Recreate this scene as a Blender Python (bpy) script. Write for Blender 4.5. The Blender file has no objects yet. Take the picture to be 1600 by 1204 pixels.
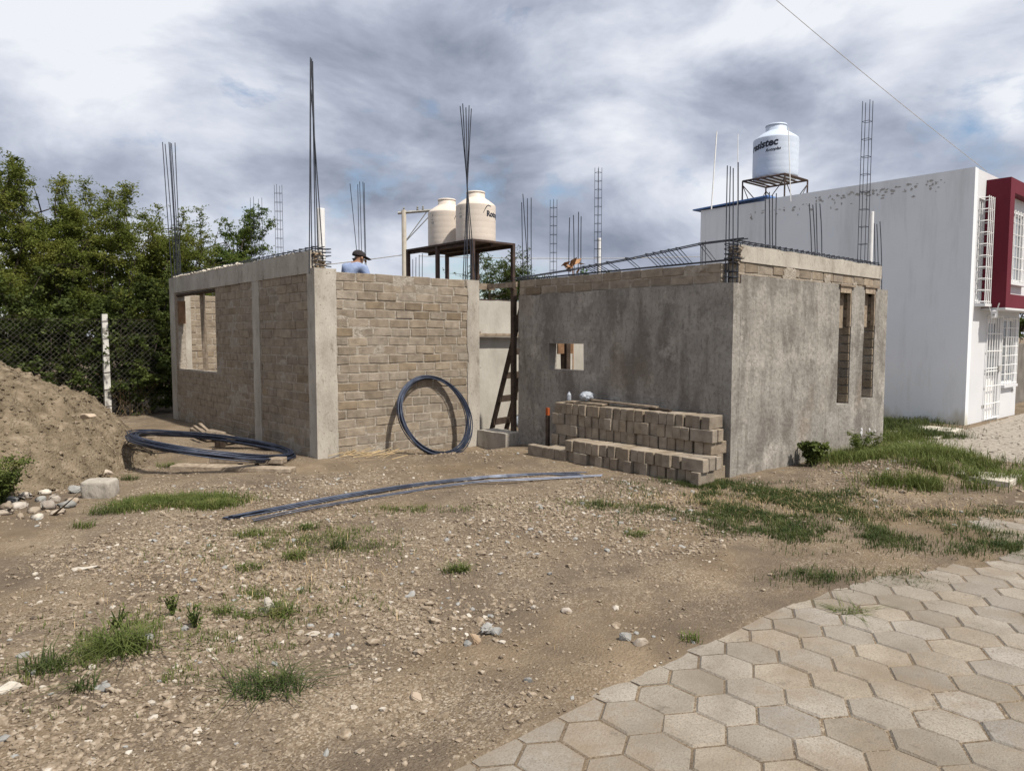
import bpy, bmesh, math, random
import numpy as np
from mathutils import Vector, Matrix

random.seed(7)
rng = np.random.default_rng(7)
SC = bpy.context.scene
COL = SC.collection
PI = math.pi
R = math.radians

# ------------------------------------------------------------------ camera
# world frame: X runs along the house fronts, Y into the plot, origin = near corner of the plastered room
CAM = np.array([-7.528, -4.655, 1.7])
YAW, PITCH, FPX = R(41.2), math.atan(77 / 1120.0), 1120.0
cam = bpy.data.cameras.new('camera')
cam.lens = 36 * FPX / 1600
cam.sensor_width = 36
cam.clip_end = 3000
cam.clip_start = 0.05
camo = bpy.data.objects.new('camera', cam)
COL.objects.link(camo)
camo.location = CAM
camo.rotation_euler = (PI / 2 - PITCH, 0, -YAW)
SC.camera = camo

# ------------------------------------------------------------------ sky and sun
SUN_AZ = R(172)      # from +Y towards +X
SUN_EL = R(57)
world = bpy.data.worlds.new('World')
SC.world = world
world.use_nodes = True
wn, wl = world.node_tree.nodes, world.node_tree.links
wn.clear()


def wnode(t, **k):
    n = wn.new(t)
    for a, b in k.items():
        setattr(n, a, b)
    return n


def wmath(op, a, b=None, c=None):
    n = wnode('ShaderNodeMath', operation=op)
    for i, v in enumerate((a, b, c)):
        if v is None:
            continue
        if isinstance(v, (int, float)):
            n.inputs[i].default_value = v
        else:
            wl.new(v, n.inputs[i])
    return n.outputs[0]


sky = wnode('ShaderNodeTexSky', sky_type='NISHITA', sun_disc=False, sun_elevation=SUN_EL, sun_rotation=SUN_AZ)
tc = wnode('ShaderNodeTexCoord')
comb = wnode('ShaderNodeVectorMath', operation='MULTIPLY')
wl.new(tc.outputs['Generated'], comb.inputs[0])
comb.inputs[1].default_value = (1.0, 1.0, 2.0)


def wnoise(scale, detail, rough, off, dist=0.0):
    mp = wnode('ShaderNodeMapping')
    mp.inputs['Location'].default_value = off
    wl.new(comb.outputs[0], mp.inputs[0])
    n = wnode('ShaderNodeTexNoise')
    n.inputs['Scale'].default_value = scale
    n.inputs['Detail'].default_value = detail
    n.inputs['Roughness'].default_value = rough
    n.inputs['Distortion'].default_value = dist
    wl.new(mp.outputs[0], n.inputs['Vector'])
    return n.outputs[0]


def wramp(fac, stops):
    r = wnode('ShaderNodeValToRGB')
    e = r.color_ramp.elements
    while len(e) < len(stops):
        e.new(0.5)
    for i, (p, c) in enumerate(stops):
        e[i].position = p
        e[i].color = (*c, 1)
    wl.new(fac, r.inputs[0])
    return r.outputs[0]


n_big = wnoise(1.9, 2, 0.5, (9.5, 14.4, 17.6), 0.25)
n_mid = wnoise(3.9, 12, 0.56, (14.3, 18.4, 7.9), 0.25)
n_gap = wnoise(3.4, 9, 0.55, (16.0, 8.9, 18.7), 0.2)
shade = wmath('ADD', wmath('MULTIPLY', n_big, 0.5), wmath('MULTIPLY', n_mid, 0.5))
cloud = wramp(shade, [(0.385, (0.32, 0.365, 0.47)), (0.45, (0.52, 0.57, 0.70)), (0.51, (0.80, 0.85, 0.97)), (0.57, (1.06, 1.09, 1.16))])
gap = wramp(n_gap, [(0.315, (0, 0, 0)), (0.395, (1, 1, 1))])
scl = wnode('ShaderNodeVectorMath', operation='SCALE')
wl.new(cloud, scl.inputs[0])
scl.inputs['Scale'].default_value = 6.9
mixw = wnode('ShaderNodeMix', data_type='RGBA')
wl.new(gap, mixw.inputs['Factor'])
blu = wnode('ShaderNodeVectorMath', operation='SCALE')
wl.new(sky.outputs[0], blu.inputs[0])
blu.inputs['Scale'].default_value = 1.1
wl.new(blu.outputs[0], mixw.inputs['A'])
wl.new(scl.outputs[0], mixw.inputs['B'])
bg = wnode('ShaderNodeBackground')
bg.inputs['Strength'].default_value = 0.1
wl.new(mixw.outputs['Result'], bg.inputs['Color'])
wo = wnode('ShaderNodeOutputWorld')
wl.new(bg.outputs[0], wo.inputs[0])

sun = bpy.data.lights.new('sun', 'SUN')
sun.energy = 5.0
sun.angle = R(1.6)
sun.color = (1.0, 0.93, 0.82)
suno = bpy.data.objects.new('sun', sun)
COL.objects.link(suno)
sdir = Vector((math.sin(SUN_AZ) * math.cos(SUN_EL), math.cos(SUN_AZ) * math.cos(SUN_EL), math.sin(SUN_EL)))
suno.rotation_euler = sdir.to_track_quat('Z', 'Y').to_euler()
suno.location = (4, -8, 12)

SC.view_settings.view_transform = 'Standard'
SC.view_settings.look = 'None'
SC.view_settings.exposure = 0.24
SC.view_settings.gamma = 1.0
SC.render.engine = 'CYCLES'
SC.cycles.max_bounces = 6

# ------------------------------------------------------------------ survey helpers (photo measurements -> plot coordinates)
_c, _s = math.cos(PITCH), math.sin(PITCH)
_f = np.array([math.sin(YAW), math.cos(YAW), 0]); _r = np.array([math.cos(YAW), -math.sin(YAW), 0]); _z = np.array([0, 0, 1.0])
FW = _f * _c - _z * _s
UP = _f * _s + _z * _c


def ray(px, py):
    return FW + _r * (px - 800) / FPX - UP * (py - 602) / FPX


def gz(px, py, z=0.0):
    d = ray(px, py)
    return CAM + d * ((z - CAM[2]) / d[2])


def atv(px, py, v):
    d = ray(px, py)
    return CAM + d * ((v - CAM[1]) / d[1])


def atu(px, py, u):
    d = ray(px, py)
    return CAM + d * ((u - CAM[0]) / d[0])


def atd(px, py, dep):
    return CAM + ray(px, py) * dep


def proj(p):
    q = np.asarray(p, float) - CAM
    w = q @ FW
    return 800 + FPX * (q @ _r) / w, 602 - FPX * (q @ UP) / w, w


# ------------------------------------------------------------------ materials
def mat(name, cols, scale=6.0, detail=8, rough=0.9, bump=0.3, bscale=40.0, bdist=0.01, objrand=0.0, spec=0.25,
        stretch=None, extra=None, metal=0.0, rnd=0.6, hue=0.0):
    """cols: ramp stops [(pos, rgb)...] over fbm noise of world position"""
    m = bpy.data.materials.new(name)
    m.use_nodes = True
    nt = m.node_tree
    N, L = nt.nodes, nt.links
    b = N['Principled BSDF']
    b.inputs['Roughness'].default_value = rough
    b.inputs['Specular IOR Level'].default_value = spec
    b.inputs['Metallic'].default_value = metal
    geo = N.new('ShaderNodeNewGeometry')
    vec = geo.outputs['Position']
    if stretch:
        mp = N.new('ShaderNodeMapping')
        mp.inputs['Scale'].default_value = stretch
        L.new(vec, mp.inputs[0])
        vec = mp.outputs[0]
    nz = N.new('ShaderNodeTexNoise')
    nz.inputs['Scale'].default_value = scale
    nz.inputs['Detail'].default_value = detail
    nz.inputs['Roughness'].default_value = rnd
    L.new(vec, nz.inputs['Vector'])
    rp = N.new('ShaderNodeValToRGB')
    e = rp.color_ramp.elements
    if len(cols) == 1:
        cols = [(0.0, cols[0][1]), (1.0, cols[0][1])]
    while len(e) < len(cols):
        e.new(0.5)
    for i, (p, c) in enumerate(cols):
        e[i].position = p
        e[i].color = (*c, 1)
    L.new(nz.outputs[0], rp.inputs[0])
    out = rp.outputs[0]
    if objrand:
        oi = N.new('ShaderNodeObjectInfo')
        mr = N.new('ShaderNodeMapRange')
        mr.inputs['To Min'].default_value = 1 - objrand
        mr.inputs['To Max'].default_value = 1 + objrand * 0.75
        L.new(oi.outputs['Random'], mr.inputs['Value'])
        hs = N.new('ShaderNodeHueSaturation')
        L.new(mr.outputs[0], hs.inputs['Value'])
        if hue:
            mh = N.new('ShaderNodeMath'); mh.operation = 'MULTIPLY'; mh.inputs[1].default_value = 37.7
            L.new(oi.outputs['Random'], mh.inputs[0])
            fr = N.new('ShaderNodeMath'); fr.operation = 'FRACT'
            L.new(mh.outputs[0], fr.inputs[0])
            m2 = N.new('ShaderNodeMapRange')
            m2.inputs['To Min'].default_value = 1 - hue
            m2.inputs['To Max'].default_value = 1 + hue
            L.new(fr.outputs[0], m2.inputs['Value'])
            L.new(m2.outputs[0], hs.inputs['Saturation'])
        L.new(out, hs.inputs['Color'])
        out = hs.outputs[0]
    if extra:
        out = extra(N, L, geo.outputs['Position'], out)
    L.new(out, b.inputs['Base Color'])
    if bump:
        bn = N.new('ShaderNodeTexNoise')
        bn.inputs['Scale'].default_value = bscale
        bn.inputs['Detail'].default_value = 6
        L.new(vec, bn.inputs['Vector'])
        bu = N.new('ShaderNodeBump')
        bu.inputs['Strength'].default_value = bump
        bu.inputs['Distance'].default_value = bdist
        L.new(bn.outputs[0], bu.inputs['Height'])
        L.new(bu.outputs[0], b.inputs['Normal'])
    return m


def nmix(N, L, fac, a, b, mode='MIX'):
    x = N.new('ShaderNodeMix'); x.data_type = 'RGBA'; x.blend_type = mode
    for k, v in (('Factor', fac), ('A', a), ('B', b)):
        if isinstance(v, (int, float)):
            x.inputs[k].default_value = v
        elif isinstance(v, tuple):
            x.inputs[k].default_value = (*v, 1)
        else:
            L.new(v, x.inputs[k])
    return x.outputs['Result']


def nnoise(N, L, vec, scale, detail=6, rough=0.6, stretch=None, dist=0.0):
    if stretch:
        mp = N.new('ShaderNodeMapping'); mp.inputs['Scale'].default_value = stretch
        L.new(vec, mp.inputs[0]); vec = mp.outputs[0]
    n = N.new('ShaderNodeTexNoise')
    n.inputs['Scale'].default_value = scale; n.inputs['Detail'].default_value = detail
    n.inputs['Roughness'].default_value = rough; n.inputs['Distortion'].default_value = dist
    L.new(vec, n.inputs['Vector'])
    return n.outputs[0]


def nramp(N, L, fac, p0, p1, c0=(0, 0, 0), c1=(1, 1, 1)):
    r = N.new('ShaderNodeValToRGB')
    e = r.color_ramp.elements
    e[0].position, e[1].position = p0, p1
    e[0].color, e[1].color = (*c0, 1), (*c1, 1)
    L.new(fac, r.inputs[0])
    return r.outputs[0]


def ground_extra(N, L, pos, col):
    # fine gravel speckle: cell colours of two stone sizes over the soil
    for sc, lo, hi, w in ((48.0, 0.44, 0.58, 0.8), (110.0, 0.36, 0.54, 0.7)):
        v = N.new('ShaderNodeTexVoronoi'); v.inputs['Scale'].default_value = sc
        L.new(pos, v.inputs['Vector'])
        bw = N.new('ShaderNodeSeparateColor'); L.new(v.outputs['Color'], bw.inputs[0])
        r = N.new('ShaderNodeValToRGB')
        e = r.color_ramp.elements
        e.new(0.5)
        for i, (p, c) in enumerate(((0.0, (0.085, 0.065, 0.047)), (0.55, (0.215, 0.168, 0.12)), (1.0, (0.40, 0.34, 0.27)))):
            e[i].position = p; e[i].color = (*c, 1)
        L.new(bw.outputs[0], r.inputs[0])
        msk = nramp(N, L, nnoise(N, L, pos, 0.55, 5), lo, hi)
        mm = N.new('ShaderNodeMath'); mm.operation = 'MULTIPLY'; mm.inputs[1].default_value = w
        L.new(msk, mm.inputs[0])
        cell = N.new('ShaderNodeMath'); cell.operation = 'MULTIPLY'
        g2 = nramp(N, L, bw.outputs[1], 0.35, 0.45)
        L.new(mm.outputs[0], cell.inputs[0]); L.new(g2, cell.inputs[1])
        col = nmix(N, L, cell.outputs[0], col, r.outputs[0])
    dark = nramp(N, L, nnoise(N, L, pos, 1.0, 8, 0.68), 0.44, 0.64)
    return nmix(N, L, dark, col, (0.115, 0.09, 0.067), 'MIX')


def plaster_extra(N, L, pos, col):
    def layer(col, noise, lo, hi, c, w):
        f = nramp(N, L, noise, lo, hi)
        m = N.new('ShaderNodeMath'); m.operation = 'MULTIPLY'; m.inputs[1].default_value = w
        L.new(f, m.inputs[0])
        return nmix(N, L, m.outputs[0], col, c)
    col = layer(col, nnoise(N, L, pos, 1.5, 9, 0.66, (1.6, 1.6, 0.7)), .48, .60, (.135, .122, .109), .8)     # damp blotches
    col = layer(col, nnoise(N, L, pos, 3.6, 8, 0.7, (2.6, 2.6, 0.30)), .52, .68, (.14, .122, .104), .6)     # runs
    col = layer(col, nnoise(N, L, pos, 1.9, 10, 0.68), .54, .66, (.40, .375, .34), .8)                        # dry pale patches
    col = layer(col, nnoise(N, L, pos, 0.9, 6, 0.6, (1, 1, 0.7)), .58, .72, (.20, .155, .115), .5)             # earthy stains
    col = layer(col, nnoise(N, L, pos, 22, 7, 0.75, (1, 1, .6)), .52, .62, (.11, .098, .086), .55)            # trowel pits
    return layer(col, nnoise(N, L, pos, 40, 6, 0.8), .58, .66, (.42, .40, .37), .5)


def paver_extra(N, L, p, c):
    f = nramp(N, L, nnoise(N, L, p, 75, 5, 0.85), 0.48, 0.66)
    c = nmix(N, L, f, c, (0.165, 0.138, 0.11))
    f = nramp(N, L, nnoise(N, L, p, 1.4, 9, 0.7), 0.50, 0.64)
    m = N.new('ShaderNodeMath'); m.operation = 'MULTIPLY'; m.inputs[1].default_value = .7
    L.new(f, m.inputs[0])
    c = nmix(N, L, m.outputs[0], c, (0.20, 0.155, 0.11))      # soil trodden onto the blocks
    f = nramp(N, L, nnoise(N, L, p, 6, 8, 0.75), 0.58, 0.70)
    return nmix(N, L, f, c, (0.135, 0.115, 0.095))


MT = {}
MT['ground'] = mat('soil', [(0.32, (0.122, 0.090, 0.060)), (0.55, (0.185, 0.140, 0.094)), (0.72, (0.245, 0.193, 0.135))], 1.6, 10, 1.0, 0.9, 70, 0.02,
                   spec=0.1, extra=ground_extra)
MT['heap'] = mat('excavated soil', [(0.35, (0.125, 0.098, 0.066)), (0.55, (0.195, 0.155, 0.108)), (0.7, (0.27, 0.22, 0.16))], 6, 10, 1.0, 1.0, 38, 0.04, spec=0.1)
MT['brick'] = mat('tan block', [(0.3, (0.185, 0.152, 0.118)), (0.52, (0.265, 0.222, 0.175)), (0.72, (0.325, 0.28, 0.225))], 9, 9, 0.95, 0.9, 70, 0.010,
                  objrand=0.15, spec=0.1, hue=0.12)
MT['brick_dark'] = mat('grey block', [(0.3, (0.16, 0.13, 0.10)), (0.7, (0.27, 0.22, 0.165))], 9, 9, 0.95, 0.7, 90, 0.006, objrand=0.25, spec=0.1, hue=0.2)
MT['mortar'] = mat('mortar', [(0.35, (0.245, 0.212, 0.172)), (0.65, (0.39, 0.35, 0.30))], 14, 8, 0.95, 1.0, 50, 0.02, spec=0.1)
MT['concrete'] = mat('cast concrete', [(0.3, (0.27, 0.245, 0.212)), (0.5, (0.38, 0.35, 0.308)), (0.7, (0.47, 0.44, 0.39))], 3.0, 10, 0.9, 0.6, 45, 0.01,
                     spec=0.15, stretch=(1, 1, 0.5),
                     extra=lambda N, L, p, c: nmix(N, L, nramp(N, L, nnoise(N, L, p, 5, 9, .75, (1.5, 1.5, .5)), .55, .68), nmix(N, L, nramp(N, L, nnoise(N, L, p, 30, 5, .8), .60, .66), c, (.12, .105, .09)), (.20, .178, .15)))
MT['plaster'] = mat('cement plaster', [(0.3, (0.205, 0.19, 0.172)), (0.55, (0.28, 0.262, 0.238)), (0.75, (0.345, 0.325, 0.298))], 2.5, 10, 0.9, 0.8, 14, 0.02,
                    spec=0.15, extra=plaster_extra)
MT['plaster_light'] = mat('dry plaster', [(0.3, (0.33, 0.31, 0.275)), (0.7, (0.47, 0.45, 0.41))], 3, 9, 0.9, 0.5, 30, 0.01, spec=0.15, stretch=(1, 1, .5))
MT['rebar'] = mat('dark steel bar', [(0.35, (0.022, 0.026, 0.038)), (0.7, (0.055, 0.06, 0.075))], 12, 5, 0.55, 0.5, 150, 0.003, spec=0.4, metal=0.3)
MT['coil'] = mat('blued steel wire', [(0.35, (0.022, 0.030, 0.055)), (0.7, (0.06, 0.075, 0.115))], 8, 5, 0.45, 0.0, spec=0.5, metal=0.4)
MT['wood'] = mat('weathered timber', [(0.3, (0.16, 0.125, 0.092)), (0.55, (0.29, 0.235, 0.18)), (0.75, (0.40, 0.34, 0.275))], 5, 9, 0.9, 0.5, 60, 0.006,
                 stretch=(3, 3, 3), objrand=0.2, spec=0.15)
MT['wood_dark'] = mat('dark timber', [(0.3, (0.035, 0.025, 0.019)), (0.7, (0.085, 0.062, 0.048))], 8, 8, 0.85, 0.5, 60, 0.005, objrand=0.15, spec=0.2)
MT['wood_brown'] = mat('brown board', [(0.3, (0.12, 0.065, 0.035)), (0.7, (0.24, 0.145, 0.085))], 8, 8, 0.85, 0.4, 60, 0.005, objrand=0.15)
MT['paver'] = mat('concrete paver', [(0.3, (0.185, 0.160, 0.130)), (0.5, (0.25, 0.222, 0.186)), (0.7, (0.305, 0.275, 0.235))], 2.6, 10, 0.95, 0.8, 110, 0.006,
                  objrand=0.2, spec=0.12, hue=0.25,
                  extra=lambda N, L, p, c: nmix(N, L, nramp(N, L, nnoise(N, L, p, 60, 5, 0.85), 0.50, 0.64), c, (0.13, 0.107, 0.084)) if False else paver_extra(N, L, p, c))
MT['stone'] = mat('field stone', [(0.3, (0.24, 0.19, 0.145)), (0.55, (0.36, 0.30, 0.24)), (0.75, (0.50, 0.44, 0.37))], 7, 7, 0.9, 0.4, 60, 0.008, objrand=0.3, spec=0.15, hue=0.4)
MT['gravel'] = mat('mixed gravel', [(0.28, (0.095, 0.078, 0.063)), (0.42, (0.175, 0.137, 0.099)), (0.55, (0.25, 0.20, 0.15)), (0.64, (0.34, 0.288, 0.228)), (0.76, (0.19, 0.185, 0.178))], 24, 3, 0.95, 0.4, 80, 0.004, spec=0.1)
MT['stone_grey'] = mat('grey stone', [(0.3, (0.17, 0.17, 0.165)), (0.7, (0.33, 0.325, 0.31))], 7, 7, 0.9, 0.4, 60, 0.006, objrand=0.2, spec=0.2)
MT['stone_white'] = mat('pale stone', [(0.3, (0.38, 0.34, 0.285)), (0.7, (0.54, 0.50, 0.44))], 7, 7, 0.9, 0.4, 60, 0.006, objrand=0.1, spec=0.15)
MT['white'] = mat('white wall paint', [(0.3, (0.54, 0.55, 0.57)), (0.7, (0.61, 0.615, 0.63))], 0.9, 8, 0.8, 0.15, 40, 0.004, spec=0.2)
MT['red'] = mat('crimson paint', [(0.3, (0.105, 0.008, 0.018)), (0.7, (0.13, 0.012, 0.025))], 1.5, 8, 0.7, 0.15, 40, 0.004, spec=0.25)
MT['white_metal'] = mat('white enamel', [(0.3, (0.68, 0.68, 0.68)), (0.7, (0.76, 0.76, 0.76))], 5, 4, 0.45, 0, spec=0.4)
MT['pvc'] = mat('white pvc', [(0.3, (0.66, 0.66, 0.67)), (0.7, (0.76, 0.76, 0.76))], 5, 4, 0.4, 0, spec=0.4)
MT['tank'] = mat('beige polyethylene', [(0.3, (0.56, 0.49, 0.425)), (0.7, (0.63, 0.56, 0.49))], 2, 5, 0.5, 0.05, 20, 0.003, spec=0.35)
MT['tank_blue'] = mat('pale blue polyethylene', [(0.3, (0.42, 0.49, 0.60)), (0.7, (0.50, 0.56, 0.66))], 2, 5, 0.5, 0.05, 20, 0.003, spec=0.35)
MT['print'] = mat('dark print', [(0, (0.02, 0.024, 0.04))], bump=0, rough=0.6)
MT['rust'] = mat('dark rusted steel', [(0.3, (0.028, 0.02, 0.018)), (0.7, (0.085, 0.055, 0.045))], 5, 8, 0.75, 0.2, 50, 0.004, spec=0.3)
MT['glass'] = mat('window glass', [(0, (0.18, 0.2, 0.22))], bump=0, rough=0.08, spec=0.6)
MT['curtain'] = mat('pale curtain', [(0.3, (0.46, 0.46, 0.45)), (0.7, (0.58, 0.57, 0.55))], 6, 4, 0.9, 0, stretch=(8, 8, 0.3))
MT['blue'] = mat('blue roof sheet', [(0.3, (0.07, 0.15, 0.38)), (0.7, (0.10, 0.20, 0.46))], 3, 4, 0.6, 0)
MT['peel'] = mat('bare render', [(0.3, (0.24, 0.23, 0.22)), (0.7, (0.46, 0.45, 0.43))], 20, 6, 0.95, 0.3, 60, 0.004)
MT['shirt'] = mat('blue shirt', [(0.3, (0.15, 0.20, 0.34)), (0.7, (0.27, 0.33, 0.47))], 9, 7, 0.9, 0.5, 22, 0.02)
MT['cap'] = mat('black cap', [(0.3, (0.018, 0.016, 0.018)), (0.7, (0.035, 0.03, 0.03))], 20, 4, 0.9, 0)
MT['skin'] = mat('skin', [(0.3, (0.22, 0.115, 0.07)), (0.7, (0.27, 0.15, 0.095))], 10, 4, 0.6, 0)
MT['trousers'] = mat('dark trousers', [(0.3, (0.03, 0.035, 0.05)), (0.7, (0.05, 0.055, 0.075))], 10, 4, 0.9, 0.3, 30, .01)
MT['plastic_clear'] = mat('pale plastic film', [(0.3, (0.22, 0.25, 0.30)), (0.7, (0.38, 0.41, 0.46))], 9, 4, 0.5, 0.8, 26, 0.02, spec=0.35)
MT['orange'] = mat('orange paint', [(0, (0.30, 0.07, 0.02))], bump=0)
MT['straw'] = mat('dry stalk', [(0.3, (0.33, 0.24, 0.13)), (0.7, (0.48, 0.37, 0.22))], 12, 4, 0.9, 0)
MT['dry_leaf'] = mat('dry brown leaf', [(0.3, (0.20, 0.10, 0.05)), (0.7, (0.38, 0.22, 0.12))], 12, 4, 0.9, 0)
MT['bark'] = mat('bark', [(0.3, (0.035, 0.028, 0.022)), (0.7, (0.09, 0.073, 0.058))], 12, 8, 0.95, 0.5, 40, 0.01)
MT['slab'] = mat('pale concrete slab', [(0.3, (0.42, 0.38, 0.32)), (0.7, (0.56, 0.52, 0.45))], 4, 8, 0.9, 0.4, 60, 0.005)
MT['cobble'] = mat('cobble', [(0.3, (0.20, 0.172, 0.145)), (0.55, (0.29, 0.26, 0.222)), (0.75, (0.39, 0.355, 0.31))], 10, 6, 0.95, 0.4, 50, 0.008, spec=0.1)
MT['far_wall'] = mat('old wall', [(0.3, (0.10, 0.09, 0.08)), (0.7, (0.20, 0.18, 0.16))], 3, 6, 0.95, 0.2)


def leafmat(name, cols, scale=3.0, trans=0.35):
    m = mat(name, cols, scale, 6, 0.6, 0, spec=0.2)
    N, L = m.node_tree.nodes, m.node_tree.links
    b = N['Principled BSDF']
    out = N['Material Output']
    src = b.inputs['Base Color'].links[0].from_socket
    t = N.new('ShaderNodeBsdfTranslucent')
    L.new(src, t.inputs['Color'])
    mx = N.new('ShaderNodeMixShader')
    mx.inputs[0].default_value = trans
    L.new(b.outputs[0], mx.inputs[1]); L.new(t.outputs[0], mx.inputs[2])
    L.new(mx.outputs[0], out.inputs['Surface'])
    return m


MT['leaf'] = leafmat('olive leaf', [(0.3, (0.075, 0.10, 0.02)), (0.5, (0.135, 0.16, 0.032)), (0.7, (0.21, 0.215, 0.05))], 1.4, 0.45)
MT['leaf_mid'] = leafmat('green leaf', [(0.3, (0.05, 0.085, 0.018)), (0.5, (0.09, 0.13, 0.028)), (0.7, (0.145, 0.175, 0.04))], 1.4, .42)
MT['leaf_dark'] = leafmat('deep green leaf', [(0.3, (0.04, 0.058, 0.015)), (0.5, (0.07, 0.095, 0.024)), (0.72, (0.125, 0.15, 0.04))], 1.8, .4)
MT['leaf_far'] = leafmat('fresh leaf', [(0.3, (0.04, 0.09, 0.02)), (0.7, (0.10, 0.18, 0.04))], 2.0)
MT['grass'] = leafmat('grass', [(0.3, (0.06, 0.085, 0.02)), (0.5, (0.105, 0.135, 0.034)), (0.7, (0.19, 0.19, 0.07))], 9.0, 0.3)
MT['grass_dark'] = leafmat('dark grass', [(0.3, (0.035, 0.055, 0.016)), (0.5, (0.062, 0.085, 0.025)), (0.7, (0.115, 0.125, 0.042))], 9.0, 0.3)


# ------------------------------------------------------------------ mesh builder
class MB:
    def __init__(s):
        s.v, s.f, s.mi = [], [], []

    def add(s, v, f, mi=0):
        o = len(s.v)
        s.v += [tuple(map(float, p)) for p in v]
        s.f += [tuple(i + o for i in q) for q in f]
        s.mi += [mi] * len(f)
        return s

    def box(s, a, b, mi=0, M=None):
        (x0, y0, z0), (x1, y1, z1) = a, b
        v = [(x0, y0, z0), (x1, y0, z0), (x1, y1, z0), (x0, y1, z0), (x0, y0, z1), (x1, y0, z1), (x1, y1, z1), (x0, y1, z1)]
        if M is not None:
            v = [tuple(M @ Vector(p)) for p in v]
        return s.add(v, [(0, 3, 2, 1), (4, 5, 6, 7), (0, 1, 5, 4), (1, 2, 6, 5), (2, 3, 7, 6), (3, 0, 4, 7)], mi)

    def tube(s, pts, r, n=6, mi=0, cap=True):
        P = [Vector(p) for p in pts]
        rs = r if isinstance(r, (list, tuple)) else [r] * len(P)
        V, F = [], []
        up0 = None
        for i, p in enumerate(P):
            t = (P[min(i + 1, len(P) - 1)] - P[max(i - 1, 0)]).normalized()
            if up0 is None:
                up0 = Vector((0, 0, 1)) if abs(t.z) < 0.9 else Vector((1, 0, 0))
            a = t.cross(up0)
            if a.length < 1e-5:
                a = t.cross(Vector((0.3, 1, 0.2)))
            a.normalize()
            b = t.cross(a).normalized()
            up0 = -b if b.dot(up0) < 0 else b
            for k in range(n):
                an = 2 * PI * k / n
                V.append(p + (a * math.cos(an) + b * math.sin(an)) * rs[i])
        for i in range(len(P) - 1):
            for k in range(n):
                F.append((i * n + k, i * n + (k + 1) % n, (i + 1) * n + (k + 1) % n, (i + 1) * n + k))
        if cap:
            F.append(tuple(range(n))[::-1])
            F.append(tuple((len(P) - 1) * n + k for k in range(n)))
        return s.add(V, F, mi)

    def lathe(s, prof, c, n=40, mi=0):
        V, F = [], []
        for (r, z) in prof:
            for k in range(n):
                a = 2 * PI * k / n
                V.append((c[0] + r * math.cos(a), c[1] + r * math.sin(a), c[2] + z))
        for i in range(len(prof) - 1):
            for k in range(n):
                F.append((i * n + k, i * n + (k + 1) % n, (i + 1) * n + (k + 1) % n, (i + 1) * n + k))
        F.append(tuple((len(prof) - 1) * n + k for k in range(n)))
        F.append(tuple(range(n))[::-1])
        return s.add(V, F, mi)

    def build(s, name, m=None, parent=None, smooth=False, kind=None):
        me = bpy.data.meshes.new(name)
        me.from_pydata(s.v, [], s.f)
        ms = m if isinstance(m, (list, tuple)) else [m]
        for x in ms:
            me.materials.append(MT[x] if isinstance(x, str) else x)
        if len(ms) > 1:
            me.polygons.foreach_set('material_index', s.mi)
        if smooth:
            me.polygons.foreach_set('use_smooth', [True] * len(me.polygons))
        me.update()
        o = bpy.data.objects.new(name, me)
        COL.objects.link(o)
        if parent:
            o.parent = parent
        if kind:
            o['kind'] = kind
        return o


def np_mesh(name, V, F, m, parent=None, smooth=False, kind=None):
    """V (n,3), F (m,k) numpy"""
    me = bpy.data.meshes.new(name)
    k = F.shape[1]
    me.vertices.add(len(V)); me.vertices.foreach_set('co', np.asarray(V, np.float32).ravel())
    me.loops.add(F.size); me.loops.foreach_set('vertex_index', F.astype(np.int32).ravel())
    me.polygons.add(len(F))
    me.polygons.foreach_set('loop_start', np.arange(0, F.size, k, dtype=np.int32))
    me.polygons.foreach_set('loop_total', np.full(len(F), k, np.int32))
    me.polygons.foreach_set('use_smooth', [smooth] * len(F))
    me.materials.append(MT[m])
    me.update(calc_edges=True); me.validate()
    o = bpy.data.objects.new(name, me)
    COL.objects.link(o)
    if parent:
        o.parent = parent
    if kind:
        o['kind'] = kind
    return o


def tag(o, label=None, cat=None, group=None, kind=None):
    if label: o['label'] = label
    if cat:
        o['category'] = cat
        if not kind: o['kind'] = 'thing'
    if group: o['group'] = group
    if kind: o['kind'] = kind
    return o


def empty(name, loc=(0, 0, 0), label=None, cat=None, group=None):
    o = bpy.data.objects.new(name, None)
    COL.objects.link(o)
    o.location = tuple(map(float, loc))
    o.empty_display_size = 0.1
    return tag(o, label, cat, group)


def under(o, parent):
    """parent while keeping world-space vertices (parent may have a location)"""
    o.parent = parent
    o.matrix_parent_inverse = Matrix.Translation(parent.location).inverted()
    return o


# ------------------------------------------------------------------ noise
def _hash(ix, iy, seed):
    h = (ix * 374761393 + iy * 668265263 + seed * 974634777) & 0xFFFFFFFF
    h = ((h ^ (h >> 13)) * 1274126177) & 0xFFFFFFFF
    return ((h ^ (h >> 16)) & 0xFFFF) / 65535.0


def vnoise(x, y, seed=0):
    x = np.asarray(x, float); y = np.asarray(y, float)
    ix, iy = np.floor(x).astype(np.int64), np.floor(y).astype(np.int64)
    fx, fy = x - ix, y - iy
    fx = fx * fx * (3 - 2 * fx); fy = fy * fy * (3 - 2 * fy)
    a, b = _hash(ix, iy, seed), _hash(ix + 1, iy, seed)
    c, d = _hash(ix, iy + 1, seed), _hash(ix + 1, iy + 1, seed)
    return (a * (1 - fx) + b * fx) * (1 - fy) + (c * (1 - fx) + d * fx) * fy


def fbm(x, y, seed=0, oct=4):
    s, a, t = 0, 1, 0
    for i in range(oct):
        s = s + a * (vnoise(x * 2 ** i, y * 2 ** i, seed + i) - 0.5); t += a; a *= 0.5
    return s / t


def sstep(a, b, x):
    t = np.clip((x - a) / (b - a), 0, 1)
    return t * t * (3 - 2 * t)


# ------------------------------------------------------------------ ground
ROAD_EDGE = -2.41


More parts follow.
